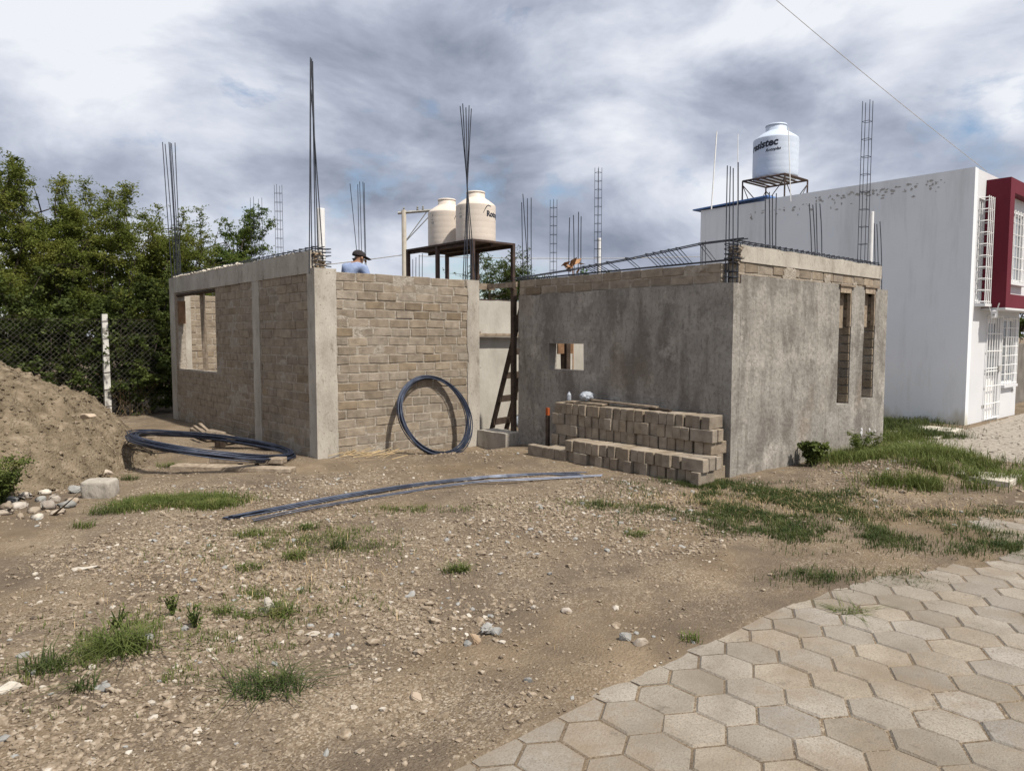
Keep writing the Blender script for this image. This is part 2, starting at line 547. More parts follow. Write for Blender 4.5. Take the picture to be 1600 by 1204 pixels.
def road_mask(u, v):
    """1 on the paved road, 0 on the plot; soil creeps over the paving towards the right"""
    edge = ROAD_EDGE - 0.035 + 0.05 * fbm(u * 2.6, v * .4, 6) - 0.62 * sstep(-3.3, -0.6, u) + 0.10 * fbm(u * 2.2, v * 2.2, 5) * sstep(-3.8, -3.0, u)
    return sstep(0.0, 0.05, edge - v)


def hfun(u, v):
    u = np.asarray(u, float); v = np.asarray(v, float)
    near = sstep(30, 16, np.hypot(u + 2, v - 4))
    h = 0.11 * fbm(u * 0.45, v * 0.45, 3) + 0.05 * fbm(u * 1.9, v * 1.9, 11)
    h = h + 0.022 * fbm(u * 7, v * 7, 21, 3)
    calm = 1 - 0.75 * sstep(0.7, 0.0, np.abs(v - 4.4)) * sstep(-3.6, -3.0, u)
    h = h * calm * near
    # wheel ruts along the paving
    tr = np.exp(-((v + 2.0) / 0.22) ** 2) * 0.035 + np.exp(-((v + 1.25) / 0.2) ** 2) * 0.02
    h = h - tr * sstep(4, -1, u) * sstep(-16, -9, u) * (0.6 + 0.8 * vnoise(u * 1.2, v * 1.2, 9))
    # low bank of soil in front of the plastered room's right side
    h = h + 0.20 * np.exp(-((u - 1.9) / 1.5) ** 2 - ((v + 1.25) / 0.55) ** 2)
    h = h + 0.05 * np.exp(-((u + 3.1) / 0.7) ** 2 - ((v - 0.1) / 0.4) ** 2)
    h = h - 0.13 * np.exp(-((u + 0.5) / 0.75) ** 2 - ((v - 4.25) / 0.5) ** 2)
    m = road_mask(u, v)
    wr = np.exp(-((v - ROAD_EDGE) / .13) ** 2) * (u < -2.4) * (u > -16)
    h = h * (1 - wr) + (0.004 + 0.012 * fbm(u * 6, v * 6, 7)) * wr
    onroad = (v > -9) & (u > -20) & (u < 12)
    h = np.where(onroad, h * (1 - m) + (-0.035) * m, h)
    dr = sstep(3.6, 4.3, u) * sstep(-0.15, -0.45, v) * (v > -9) * (u < 22)
    h = h * (1 - dr) + (-0.03) * dr
    h = np.where(v < -6.8, np.minimum(h, 0.0), h)
    return h


def H1(p):
    return float(hfun(p[0], p[1]))


def axis(lo, hi, step, far, grow=1.25):
    a = list(np.arange(lo, hi + 1e-6, step))
    s, x = step, a[-1]
    while x < far:
        s *= grow; x += s; a.append(x)
    s, x = step, a[0]
    while x > -far:
        s *= grow; x -= s; a.insert(0, x)
    return np.array(a)


us = axis(-9.0, 5.5, 0.05, 900)
vs = axis(-4.2, 7.0, 0.05, 900)
UU, VV = np.meshgrid(us, vs)
ZZ = hfun(UU, VV)
nu, nv = len(us), len(vs)
idx = np.arange(nu * nv).reshape(nv, nu)
F = np.stack([idx[:-1, :-1], idx[:-1, 1:], idx[1:, 1:], idx[1:, :-1]], -1).reshape(-1, 4)
tag(np_mesh('ground', np.stack([UU, VV, ZZ], -1).reshape(-1, 3), F, 'ground', smooth=True), kind='structure')

# ------------------------------------------------------------------ paved road: hexagonal pavers with a cast concrete margin
bed = MB()
bed.add([(-16, -6.6, -0.0075), (9, -6.6, -0.0075), (9, -3.3, -0.0075), (-16, -3.3, -0.0075)], [(0, 1, 2, 3)])
bed.add([(-16, -3.3, -0.0075), (-0.2, -3.3, -0.0075), (-2.6, ROAD_EDGE - 0.02, -0.0075), (-16, ROAD_EDGE - 0.02, -0.0075)], [(0, 1, 2, 3)])
road = tag(bed.build('road', 'ground'), kind='structure')
PU, PV = 0.251, 0.2395


def hex_variant(seed):
    rr = random.Random(seed)
    bm = bmesh.new()
    vs_ = []
    for k in range(6):
        a = PI / 6 + k * PI / 3
        x = math.cos(a) * (PU - 0.006) / math.sqrt(3) + rr.uniform(-.004, .004)
        y = math.sin(a) * (PV / 1.5 - 0.0035) + rr.uniform(-.004, .004)
        vs_.append(bm.verts.new((x, y, 0)))
    f = bm.faces.new(vs_)
    ex = bmesh.ops.extrude_face_region(bm, geom=[f])
    for g in ex['geom']:
        if isinstance(g, bmesh.types.BMVert):
            g.co.z = 0.05
    top = [e for e in bm.edges if all(v.co.z > 0.04 for v in e.verts)]
    bmesh.ops.bevel(bm, geom=top, offset=0.009, segments=1, affect='EDGES')
    bm.normal_update()
    me = bpy.data.meshes.new('paver')
    bm.to_mesh(me); bm.free()
    me.materials.append(MT['paver'])
    return me


HEXM = [hex_variant(i) for i in range(8)]
cells = []
V0 = -2.672
for j in range(0, 17):
    vc = V0 - j * PV
    for i in range(-48, 36):
        uc = -4.324 + i * PU + (j % 2) * PU / 2
        cells.append((uc, vc))
vis = []
for (uc, vc) in cells:
    if float(hfun(uc, vc)) > 0.012:
        continue
    x, y, w = proj((uc, vc, 0))
    inside = w > 0.5 and -40 < x < 1640 and y < 1250
    vis.append((0 if inside else 1, w if inside else abs(uc + 4) + abs(vc + 3), uc, vc))
vis.sort()
rest = MB()
for q, (a, w, uc, vc) in enumerate(vis):
    if a == 0 and q < 300:
        o = bpy.data.objects.new('paver', HEXM[random.randrange(8)])
        COL.objects.link(o)
        o.parent = road
        o.location = (uc, vc, -0.05 + random.uniform(-.004, .003))
        o.rotation_euler = (random.uniform(-.012, .012), random.uniform(-.012, .012), random.choice((0, PI)) + random.uniform(-.015, .015))
    elif -12 < uc < 6:
        me = HEXM[q % 8]
        rest.add([(v.co.x + uc, v.co.y + vc, v.co.z - .05) for v in me.vertices], [tuple(p.vertices) for p in me.polygons])
if rest.v:
    rest.build('paver', 'paver', road, kind='stuff')
# margin: cast concrete between the first row of hexagons and the soil
mg = MB()
k0 = -4.324 - 30 * PU
for i in range(0, 50):
    uc = k0 + i * PU
    if uc > -2.75:
        break
    ed = ROAD_EDGE + 0.035 * float(fbm(uc * 3.1, 0.3, 4)) * 2
    ed2 = ROAD_EDGE + 0.035 * float(fbm((uc + PU) * 3.1, 0.3, 4)) * 2
    c = V0 + PV / 3 + 0.008
    ap = V0 + PV / 1.5 + 0.006
    z1, z0 = -0.003 + random.uniform(-.004, .003), -0.05
    g = 0.008
    # one piece spans from apex to apex over the notch between two hexagons
    poly = [(uc + g, ap - 0.004), (uc + PU / 2, c), (uc + PU - g, ap - 0.004), (uc + PU - g * .3, ed2), (uc + g * .3, ed)]
    mg2 = MB()
    n = len(poly)
    mg2.add([(x, y, z1) for x, y in poly] + [(x, y, z0) for x, y in poly],
            [tuple(range(n))] + [(a, a + n, (a + 1) % n + n, (a + 1) % n) for a in range(n)])
    mg2.build('margin_piece', 'paver', road)

# ------------------------------------------------------------------ cobbled drive in front of the white house
dv = MB()
dpoly = [(4.1, -0.42), (7.9, -0.22), (16, -0.22), (16, -6.6), (3.5, -6.6), (3.45, -2.6)]
dv.add([(x, y, -0.008) for x, y in dpoly], [tuple(range(len(dpoly)))[::-1]])
drive = tag(dv.build('driveway', 'cobble'), kind='structure')


def ico(seed, flat=0.7, jag=0.22):
    bm = bmesh.new()
    bmesh.ops.create_icosphere(bm, subdivisions=1, radius=1)
    rr = random.Random(seed)
    for v in bm.verts:
        v.co *= 1 + rr.uniform(-jag, jag)
        v.co.z *= flat
    V = np.array([v.co[:] for v in bm.verts]); Fc = np.array([[v.index for v in f.verts] for f in bm.faces])
    bm.free()
    return V, Fc


ICO = [ico(s, 0.45 + 0.06 * (s % 6), 0.25) for s in range(16)]


def scatter(pts, sizes, sink=0.25, name='gravel', m='stone', parent=None, aspect=(0.65, 1.0)):
    """one mesh of many irregular stones"""
    Vs, Fs, o = [], [], 0
    n = len(pts)
    var = rng.integers(0, 16, n)
    an = rng.uniform(0, 2 * PI, n)
    asp = rng.uniform(*aspect, n)
    tx = rng.normal(0, 0.22, n)
    for k in range(16):
        ii = np.where(var == k)[0]
        if not len(ii):
            continue
        V, Fc = ICO[k]
        s = sizes[ii][:, None]
        x = V[None, :, 0] * s; y = V[None, :, 1] * s * asp[ii][:, None]; z = V[None, :, 2] * s
        z = z + x * tx[ii][:, None]
        ca, sa = np.cos(an[ii])[:, None], np.sin(an[ii])[:, None]
        P = np.stack([x * ca - y * sa + pts[ii, 0][:, None], x * sa + y * ca + pts[ii, 1][:, None],
                      z + pts[ii, 2][:, None] + (0.5 - sink) * s * 0.8], -1)
        nvv = V.shape[0]
        Vs.append(P.reshape(-1, 3))
        Fs.append((Fc[None] + (np.arange(len(ii)) * nvv)[:, None, None] + o).reshape(-1, 3))
        o += nvv * len(ii)
    ob = np_mesh(name, np.concatenate(Vs), np.concatenate(Fs), m, parent)
    return ob


pts = []
while len(pts) < 5200:
    u, v = random.uniform(3.5, 13), random.uniform(-5.2, -0.25)
    if v > -0.42 + (u - 4.1) * 0.05 or u < 4.1 - (-.42 - v) * .3:
        continue
    pts.append((u, v, -0.012))
cob = scatter(np.array(pts), rng.uniform(0.03, 0.06, len(pts)), 0.85, 'cobbles', 'cobble', drive)
cob['kind'] = 'stuff'

# ------------------------------------------------------------------ bricks
BL, BH, BD = 0.335, 0.116, 0.16


def brick_variant(seed, L=BL, Hh=BH, D=BD, bev=0.006, jit=0.006):
    rr = random.Random(seed)
    bm = bmesh.new()
    bmesh.ops.create_cube(bm, size=1)
    for v in bm.verts:
        v.co = Vector((v.co.x * L + rr.uniform(-jit, jit), v.co.y * D + rr.uniform(-jit, jit) * .6, v.co.z * Hh + rr.uniform(-jit, jit)))
    bmesh.ops.bevel(bm, geom=bm.edges[:], offset=bev, segments=1, affect='EDGES')
    me = bpy.data.meshes.new('brick')
    bm.to_mesh(me); bm.free()
    return me


def brickset(m, n, seed, **k):
    out = []
    for i in range(n):
        me = brick_variant(seed + i, **k)
        me.materials.append(MT[m])
        out.append(me)
    return out


BR = brickset('brick', 8, 100)
BRD = brickset('brick_dark', 6, 200)


def wall_bricks(axis_, fixed, sgn, s0, s1, z0, z1, L=0.345, Hc=0.129, openings=(), stagger=0.0, dark=0.12, D=BD):
    """list of (s, z, length) runs -> placements. axis_ 'u' or 'v' = direction the wall runs"""
    out = []
    row = 0
    z = z0
    hc = (z1 - z0) / max(1, round((z1 - z0) / Hc))
    while z < z1 - 0.03:
        zc = z + hc / 2
        spans = [(s0, s1)]
        for (a, b, c, d) in openings:
            if c - 0.02 < zc < d + 0.02:
                ns = []
                for (p, q) in spans:
                    if b <= p or a >= q:
                        ns.append((p, q))
                    else:
                        if a - p > 0.03: ns.append((p, a))
                        if q - b > 0.03: ns.append((b, q))
                spans = ns
        off = stagger + (L * 0.5 if row % 2 else 0) + random.uniform(-.04, .04)
        for (p, q) in spans:
            x = s0 - L + off
            while x < q:
                LL = L * random.uniform(0.93, 1.07)
                a, b = max(x, p), min(x + LL, q)
                if b - a > 0.06:
                    out.append((axis_, fixed, sgn, (a + b) / 2, zc + random.uniform(-.004, .004), b - a - 0.016 - random.uniform(0, .012), random.random() < dark, D, hc))
                x += LL
        z += hc
        row += 1
    return out


def brick_matrix(b):
    ax, fixed, sgn, s, z, ln, dk, D, hc = b
    d = fixed - sgn * (D / 2) + sgn * random.uniform(-.004, .006)
    loc = (s, d, z) if ax == 'u' else (d, s, z)
    rz = (0 if ax == 'u' else PI / 2) + random.choice((0, PI)) + random.uniform(-.008, .008)
    return Matrix.Translation(loc) @ Matrix.Rotation(rz, 4, 'Z') @ Matrix.Rotation(random.uniform(-.010, .010), 4, 'Y') @ Matrix.Diagonal((ln / BL, D / BD, (hc - 0.014) / BH, 1))


def put_brick(b, parent):
    me = random.choice(BRD if b[6] else BR)
    o = bpy.data.objects.new('brick', me)
    COL.objects.link(o)
    o.parent = parent
    o.matrix_local = brick_matrix(b)
    return o


def put_bricks_joined(bl, name, parent):
    m = MB()
    for b in bl:
        me = random.choice(BRD if b[6] else BR)
        M = brick_matrix(b)
        m.add([tuple(M @ v.co) for v in me.vertices], [tuple(p.vertices) for p in me.polygons], 1 if b[6] else 0)
    return m.build(name, ['brick', 'brick_dark'], parent, kind='stuff')


def rough_column(name, parent, outline_fn, z0, z1, m='concrete', n=44):
    """prism whose plan outline (list of xy) varies with height"""
    b = MB()
    V, Fc = [], []
    for i in range(n + 1):
        z = z0 + (z1 - z0) * i / n
        ring = outline_fn(z)
        V += [(x, y, z) for x, y in ring]
    k = len(ring)
    for i in range(n):
        for j in range(k):
            Fc.append((i * k + j, i * k + (j + 1) % k, (i + 1) * k + (j + 1) % k, (i + 1) * k + j))
    Fc.append(tuple(range(k))[::-1]); Fc.append(tuple(n * k + j for j in range(k)))
    b.add(V, Fc)
    return b.build(name, m, parent)


def wob(z, seed, amp=0.018):
    return float(fbm(z * 7.0, seed * 3.3, seed, 3)) * 2 * amp


def slab_wall(name, m, parent, axis_, outer, inner, s0, s1, z0, z1, openings=(), step=0.12, amp=0.006, topamp=0.0, seed=1):
    """solid wall between outer and inner plane with openings; outer face slightly uneven"""
    ss = sorted(set([s0, s1] + [x for o in openings for x in (o[0], o[1])] + list(np.arange(s0 + step, s1 - step * .5, step).round(3))))
    zs = sorted(set([z0, z1] + [x for o in openings for x in (o[2], o[3])] + list(np.arange(z0 + step, z1 - step * .5, step).round(3))))
    S, Zz = np.meshgrid(ss, zs)
    sg = 1 if outer < inner else -1
    off = amp * 2 * fbm(S * 1.7, Zz * 1.7, seed, 4) * sg
    Zt = Zz + topamp * 2 * fbm(S * 5, Zz * 0 + 1, seed + 3, 3) * (Zz >= z1 - 1e-6)
    ns, nz = len(ss), len(zs)

    def P(o):
        return np.stack([S, o, Zt], -1).reshape(-1, 3) if axis_ == 'u' else np.stack([o, S, Zt], -1).reshape(-1, 3)
    V = np.concatenate([P(outer + off), P(np.full_like(S, inner))])
    N0 = ns * nz

    def solid(i, j):
        if i < 0 or j < 0 or i >= ns - 1 or j >= nz - 1:
            return False
        sc, zc = (ss[i] + ss[i + 1]) / 2, (zs[j] + zs[j + 1]) / 2
        return not any(o[0] < sc < o[1] and o[2] < zc < o[3] for o in openings)
    Fc = []
    for j in range(nz - 1):
        for i in range(ns - 1):
            if not solid(i, j):
                continue
            a, b, c, d = j * ns + i, j * ns + i + 1, (j + 1) * ns + i + 1, (j + 1) * ns + i
            Fc.append((a, b, c, d)); Fc.append((d + N0, c + N0, b + N0, a + N0))
            if not solid(i, j - 1): Fc.append((a, a + N0, b + N0, b))
            if not solid(i, j + 1): Fc.append((d, c, c + N0, d + N0))
            if not solid(i - 1, j): Fc.append((a, d, d + N0, a + N0))
            if not solid(i + 1, j): Fc.append((b, b + N0, c + N0, c))
    o = np_mesh(name, V, np.array(Fc), m, parent)
    return o


def rod(name, a, b, r=0.0066, parent=None, m='rebar', bend=0.0, n=5):
    a, b = Vector(a), Vector(b)
    mid = (a + b) / 2 + Vector((random.uniform(-1, 1), random.uniform(-1, 1), 0)) * bend
    return MB().tube([a, (a + mid) / 2 + (mid - (a + b) / 2) * .25, mid, (b + mid) / 2 + (mid - (a + b) / 2) * .25, b], r, n).build(name, m, parent)


def cage(parent, c, w, z0, z1, step=0.2, lean=(0, 0), r=0.0048):
    """welded four-bar column cage with square stirrups"""
    b = MB()
    co = [(-w, -w), (w, -w), (w, w), (-w, w)]

    def P(x, y, z):
        t = (z - z0) / (z1 - z0)
        return (c[0] + x + lean[0] * t, c[1] + y + lean[1] * t, z)
    for (x, y) in co:
        b.tube([P(x, y, z0), P(x, y, z1)], r, 5)
    z = z0 + step * .5
    while z < z1 - 0.06:
        for k in range(4):
            b.tube([P(*co[k], z), P(*co[(k + 1) % 4], z)], r * .75, 4)
        z += step
    return b.build('rebar_cage', 'rebar', parent)


# ------------------------------------------------------------------ left room of bare blocks
UL, VF, VB = -3.066, 4.525, 11.05       # left wall plane, front wall plane, back wall plane
UR = -0.21                              # right end of the front wall
HW = 2.60                               # top of the blocks
room = empty('block_room', (UL, VF, 0), 'unfinished roofless room of bare tan blocks with concrete corner columns', 'building')


def rp(o):
    return under(o, room)


def core(axis_, fixed, sgn, s0, s1, z0, z1, openings=(), m='mortar', rec=.005):
    o = slab_wall('brick_wall', m, None, axis_, fixed - sgn * rec, fixed - sgn * 0.15, s0, s1, z0, z1, openings, 0.04, 0.010, 0.008, 5)
    return o


fw = rp(core('u', VF, -1, UL + 0.28, UR - 0.05, -0.3, HW - 0.01))
fw['label'] = 'sunlit front wall of tan blocks with pale mortar joints'
WIN = (VF + 3.92, VF + 6.12, 1.05, 2.54)
lw = rp(core('v', UL, -1, VF + 0.2, VB, -0.05, 2.58, [WIN]))
lw['label'] = 'shaded long side wall of tan blocks with a window opening'
bw_ = rp(core('u', VB, -1, UL + .3, 0.6, -0.05, 2.55))
fb = wall_bricks('u', VF, -1, UL + 0.30, UR - 0.20, -0.129, HW, 0.325, 0.129, dark=0.13)
lb = wall_bricks('v', UL, -1, VF + 0.23, VF + 1.94, 0.0, 2.57, 0.36, 0.1285, dark=0.05)
lb2 = wall_bricks('v', UL, -1, VF + 2.20, VF + 6.30, 0.0, 2.57, 0.36, 0.1285, openings=[WIN], dark=0.05)
lb2.sort(key=lambda b: b[3])
nleft = 300 - len(fb) - len(lb)


def put_under(bl, wall):
    inv = Matrix.Translation(room.location).inverted()
    for b in bl:
        o = put_brick(b, wall)


put_under(fb, fw); put_under(lb, lw); put_under(lb2[:nleft], lw)
bb = wall_bricks('u', VB, -1, UL + 0.3, -1.2, 0.6, 2.55, 0.36, 0.129, dark=0.03)
rp(put_bricks_joined(lb2[nleft:] + bb, 'brick', None))

# concrete columns (cast, edges run into the blocks)
def col_corner(z):
    a = wob(z, 1); b = wob(z, 2)
    return [(UL - 0.012, VF - 0.014), (UL + 0.31 + a, VF - 0.012), (UL + 0.31 + a, VF + 0.15), (UL + 0.15, VF + 0.15), (UL + 0.15, VF + 0.22 + b), (UL - 0.011, VF + 0.22 + b)]


rp(rough_column('column', None, col_corner, -0.3, 2.63))


def col_right(z):
    a = wob(z, 3, .03)
    return [(UR - 0.24 + a, VF - 0.012), (UR, VF - 0.014), (UR, VF + 0.2), (UR - 0.24 + a, VF + 0.2)]


rp(rough_column('column', None, col_right, -0.3, 2.60))


def col_mid(z):
    a, b = wob(z, 4), wob(z, 5)
    return [(UL - 0.008, VF + 1.93 + a), (UL + .15, VF + 1.93 + a), (UL + .15, VF + 2.21 + b), (UL - 0.008, VF + 2.21 + b)]


rp(rough_column('column', None, col_mid, -0.05, 2.57))


def col_far(z):
    b = wob(z, 6, .006)
    return [(UL - 0.012, VF + 6.24 + b), (UL + .30, VF + 6.24 + b), (UL + .30, VF + 6.56), (UL - 0.012, VF + 6.56)]


rp(rough_column('column', None, col_far, -0.05, 2.57))
# ring beam over the long wall: three casting lengths
bz0, bz1 = 2.565, 2.87
for (a, b, dz) in ((VF + 0.10, VF + 2.75, 0.0), (VF + 2.752, VF + 4.6, 0.006), (VF + 4.602, VF + 6.56, 0.0)):
    o = slab_wall('ring_beam', 'concrete', None, 'v', UL - 0.014 - dz, UL + 0.16, a, b, bz0 - dz, bz1 + dz, (), 0.1, 0.004, 0.010, int(a * 10))
    rp(o)
rp(rod('lintel_board', (UL + .02, VF + 3.9, 2.51), (UL + .02, VF + 6.14, 2.51), 0.035, None, 'wood_dark', 0, 4))
# top bars and stirrup heads along the beam
b = MB()
for du in (0.03, 0.12):
    b.tube([(UL + du, VF - 0.06, 2.915), (UL + du, VF + 2.2, 2.91), (UL + du, VF + 4.4, 2.905), (UL + du, VF + 6.4, 2.89)], 0.008, 5)
v = VF + 0.12
while v < VF + 6.3:
    b.tube([(UL + .02, v, 2.86), (UL + .02, v + .01, 2.93), (UL + .13, v + .02, 2.932), (UL + .13, v + .01, 2.86)], 0.007, 4)
    v += 0.19
rp(b.build('beam_stirrups', 'rebar'))
pts = np.array([(UL + random.uniform(-.01, .13), VF + random.uniform(2.6, 6.4), 2.885) for _ in range(170)])
o = rp(scatter(pts, rng.uniform(0.02, 0.045, len(pts)), 0.5, 'concrete_crumbs', 'slab')); o['kind'] = 'stuff'
pts = np.array([(UL + random.uniform(0.0, .12), VF + random.uniform(.1, 2.6), 2.875) for _ in range(60)])
o = rp(scatter(pts, rng.uniform(0.012, 0.028, len(pts)), 0.5, 'concrete_crumbs', 'concrete')); o['kind'] = 'stuff'
# broken concrete and stirrups at the open corner
b = MB()
for z in (2.66, 2.72, 2.80, 2.86, 2.91):
    c_ = [(UL + .02, VF + .01), (UL + .26, VF + .02), (UL + .25, VF + .16), (UL + .03, VF + .15)]
    for k in range(4):
        b.tube([(*c_[k], z + random.uniform(-.02, .02)), (*c_[(k + 1) % 4], z + random.uniform(-.02, .02))], 0.006, 4)
rp(b.build('column_stirrups', 'rebar'))
pts = np.array([(UL + random.uniform(.02, .2), VF + random.uniform(.08, .16), random.uniform(2.62, 2.84)) for _ in range(70)])
o = rp(scatter(pts, rng.uniform(0.02, 0.04, len(pts)), 0.5, 'broken_edge', 'brick_dark')); o['kind'] = 'stuff'

# starter bars
def bars(spec, parent, r=0.0066):
    for (p0, p1) in spec:
        under(rod('rebar', p0, p1, r, None, 'rebar', 0.015), parent)


def bars_px(parent, plane, val, base_y, tops, bases, jitter=0.05, r=0.0066, zfix=None):
    for (tx, ty), bx in zip(tops, bases):
        dv = random.uniform(-jitter, jitter)
        fn = atv if plane == 'v' else atu
        p0, p1 = fn(bx, base_y, val + dv), fn(tx, ty, val + dv)
        if zfix is not None:
            p0 = np.array(p0); p0[2] = zfix
        under(rod('rebar', p0, p1, r, None, 'rebar', 0.012), parent)


# tall bundle at the near corner column
bars_px(room, 'v', VF + 0.09, 420, [(485, 90), (486, 95), (487, 92), (488.5, 96), (486, 140)], [483, 488, 493, 499, 506], 0.05, 0.0078, 2.55)
bars_px(room, 'v', VF + 0.10, 438, [(719, 166), (723, 162), (728, 168), (733, 165), (736.5, 170)], [744, 738, 730, 727, 723], 0.06, 0.0078, 2.5)
bars_px(room, 'v', VF + 6.42, 436, [(254, 222), (258, 225), (264, 222), (266, 223), (268, 224), (273.5, 223)], [269, 274, 277, 279, 281, 283], 0.06, 0.009, 2.75)
bars_px(room, 'v', VB + 0.07, 430, [(547, 287), (559, 288), (562, 284), (567, 284), (569, 286)], [565, 562, 567, 571, 574], 0.05, 0.0085, 2.4)
bars_px(room, 'v', VB + 0.07, 436, [(645, 405), (650, 402), (655, 398), (660, 396)], [645, 651, 655, 660], 0.05, 0.009, 2.4)
for (px, ty) in ((400, 309), (434.5, 289)):
    p = atv(px, ty, VB + 0.07)
    rp(cage(None, (p[0], p[1]), 0.062 if px > 410 else 0.092, 2.4, p[2], 0.20))
rp(rod('tie_wire', atv(739, 575, VF - .004), atv(752, 574, VF - .01), 0.004))

# timber in the window opening
wv0, wv1 = WIN[0], WIN[1]
rp(MB().box((UL + .01, wv1 - .14, 1.95), (UL + .12, wv1 - .01, 2.40)).build('form_board', 'wood_brown'))
pm = atu(317, 560, UL + .3)
rp(MB().tube([(UL + .12, wv0 + .95, 1.02), (UL + .10, wv0 + .98, 2.50)], 0.05, 4).build('window_prop', 'wood'))

# doorway sill and boards between the two rooms
sill = MB()
rp(slab_wall('door_sill', 'concrete', None, 'v', UR - 0.05, 0.12, 3.80, VF - 0.02, -0.3, 0.17, (), 0.1, 0.01, 0.012, 31))
rp(MB().box((UR + 0.0, VF + .02, 2.46), (.14, VF + .06, 2.56)).build('lintel_board', 'wood'))
rp(MB().box((-.02, 3.83, 2.47), (.03, VF + 0.02, 2.55)).build('lintel_board', 'wood'))

# ------------------------------------------------------------------ plastered room
prm = empty('plastered_room', (0, 0, 0), 'unfinished roofless room with dark grey plaster and two slit windows', 'building')
UE, VI = 4.40, 5.25
HP = 2.33
WSM = (2.39, 3.10, 1.205, 1.59)
slab_wall('plaster_wall', 'plaster', prm, 'v', 0.0, 0.16, 0.0, 3.79, -0.08, HP, [WSM], 0.08, 0.009, 0.012, 2)
S1, S2 = (2.76, 3.15, 0.71, HP + .05), (3.58, 3.98, 0.75, HP + .05)
slab_wall('plaster_wall', 'plaster', prm, 'u', 0.0, 0.16, 0.162, 4.42, -0.08, HP, [(S1[0], S1[1], S1[2], HP + .1), (S2[0], S2[1], S2[2], HP + .1)], 0.08, 0.009, 0.012, 8)
# corner return so that the right face starts at the very corner
MB().box((0.003, 0.0025, -0.08), (0.165, 0.158, HP - .012)).build('plaster_wall', 'plaster', prm)
# two courses of blocks over the plaster, left face
cw = core('v', 0.02, -1, 0.20, 3.79, HP, 2.565); cw.parent = prm
for b in wall_bricks('v', 0.02, -1, 0.19, 3.80, HP, 2.575, 0.345, 0.1225, dark=0.55):
    put_brick(b, cw)
# right face: courses and beam
cw2 = core('u', 0.02, -1, 0.14, 4.16, HP, 2.575, [(S1[0], S1[1], HP - .1, 2.43), (S2[0], S2[1], HP - .1, 2.45)]); cw2.parent = prm
for b in wall_bricks('u', 0.02, -1, 0.13, 4.20, HP, 2.58, 0.33, 0.125, openings=[(S1[0] - .01, S1[1] + .01, HP - .1, 2.42), (S2[0] - .01, S2[1] + .01, HP - .1, 2.42)], dark=0.1):
    put_brick(b, cw2)
slab_wall('ring_beam', 'concrete', prm, 'u', 0.006, 0.17, 0.16, 4.18, 2.582, 2.78, (), 0.08, 0.010, 0.012, 12)
# ragged patch of broken blocks at the beam end
pts = np.array([(random.uniform(.12, .19), random.uniform(.02, .15), random.uniform(2.56, 2.77)) for _ in range(80)])
o = scatter(pts, rng.uniform(0.018, 0.04, len(pts)), 0.5, 'broken_edge', 'brick_dark', prm); o['kind'] = 'stuff'
# mortar smears over the courses
for q_, (u0, w_, z0, z1) in enumerate(((1.35, .34, 2.31, 2.56), (2.40, .17, 2.30, 2.54), (3.27, .16, 2.31, 2.50), (0.75, .16, 2.32, 2.42))):
    b = MB(); n = 40
    ring = []
    for k in range(n):
        a = 2 * PI * k / n
        rr_ = 1 + 0.9 * float(fbm(math.cos(a) * 2 + q_ * 7, math.sin(a) * 2, 90 + q_, 4))
        cx_, cz_ = math.cos(a), math.sin(a)
        sq = 1 / max(abs(cx_), abs(cz_)) ** .6
        ring.append((u0 + cx_ * w_ / 2 * rr_ * sq, (z0 + z1) / 2 + cz_ * (z1 - z0) / 2 * rr_ * sq))
    b.add([(x, 0.008, z) for x, z in ring] + [(x, 0.03, z) for x, z in ring] + [(u0 + (x - u0) * .8, 0.004, (z0 + z1) / 2 + (z - (z0 + z1) / 2) * .8) for x, z in ring],
          [tuple(range(2 * n, 3 * n))] + [(k, (k + 1) % n, (k + 1) % n + 2 * n, k + 2 * n) for k in range(n)] + [(k, k + n, (k + 1) % n + n, (k + 1) % n) for k in range(n)])
    b.build('mortar_smear', 'mortar', prm)
# end wall and rear wall seen through the openings
ew = core('v', UE - 0.16, -1, 0.17, VI, -0.05, 2.45, (), 'peel', .022); ew.parent = prm
for b in wall_bricks('v', UE - 0.16, -1, 0.17, 2.2, 0.4, 2.45, 0.345, 0.129, dark=1.0):
    put_brick(b, ew)
slab_wall('rear_wall', 'plaster_light', prm, 'u', VI, VI + .15, -1.6, 4.2, -0.05, 2.33, (), 0.15, 0.006, 0.01, 17)
# slit windows: board heads and hanging form boards
for S, zt in ((S1, 2.44), (S2, 2.46)):
    MB().box((S[0] - .04, -0.03, zt - .03), (S[1] + .05, 0.16, zt)).build('lintel_board', 'wood', prm)
    MB().box((S[0] - .0, -0.012, zt - .12), (S[1] - .05, 0.02, zt - .032)).build('lintel_board', 'wood', prm)
    MB().box((S[0] + .09, 0.10, zt - .62), (S[1] - .03, 0.13, zt - .05)).build('form_board', 'wood', prm)
    MB().box((S[1] - .045, 0.0, zt - .60), (S[1] - .015, 0.05, zt - .05)).build('form_batten', 'wood', prm)
# bare block ends in the far jambs of the slits
for S in (S1, S2):
    z = S[2] + .012
    while z < HP - .08:
        hh_ = random.uniform(.105, .135)
        o = bpy.data.objects.new('brick', random.choice(BRD)); COL.objects.link(o)
        o.parent = cw2
        o.location = (S[1] - .006 + random.uniform(-.006, .004), .085, z + hh_ / 2)
        o.rotation_euler = (0, 0, PI / 2 + random.uniform(-.02, .02))
        o.scale = (.135 / BL, .036 / BD, (hh_ - .010) / BH)
        z += hh_ + .012
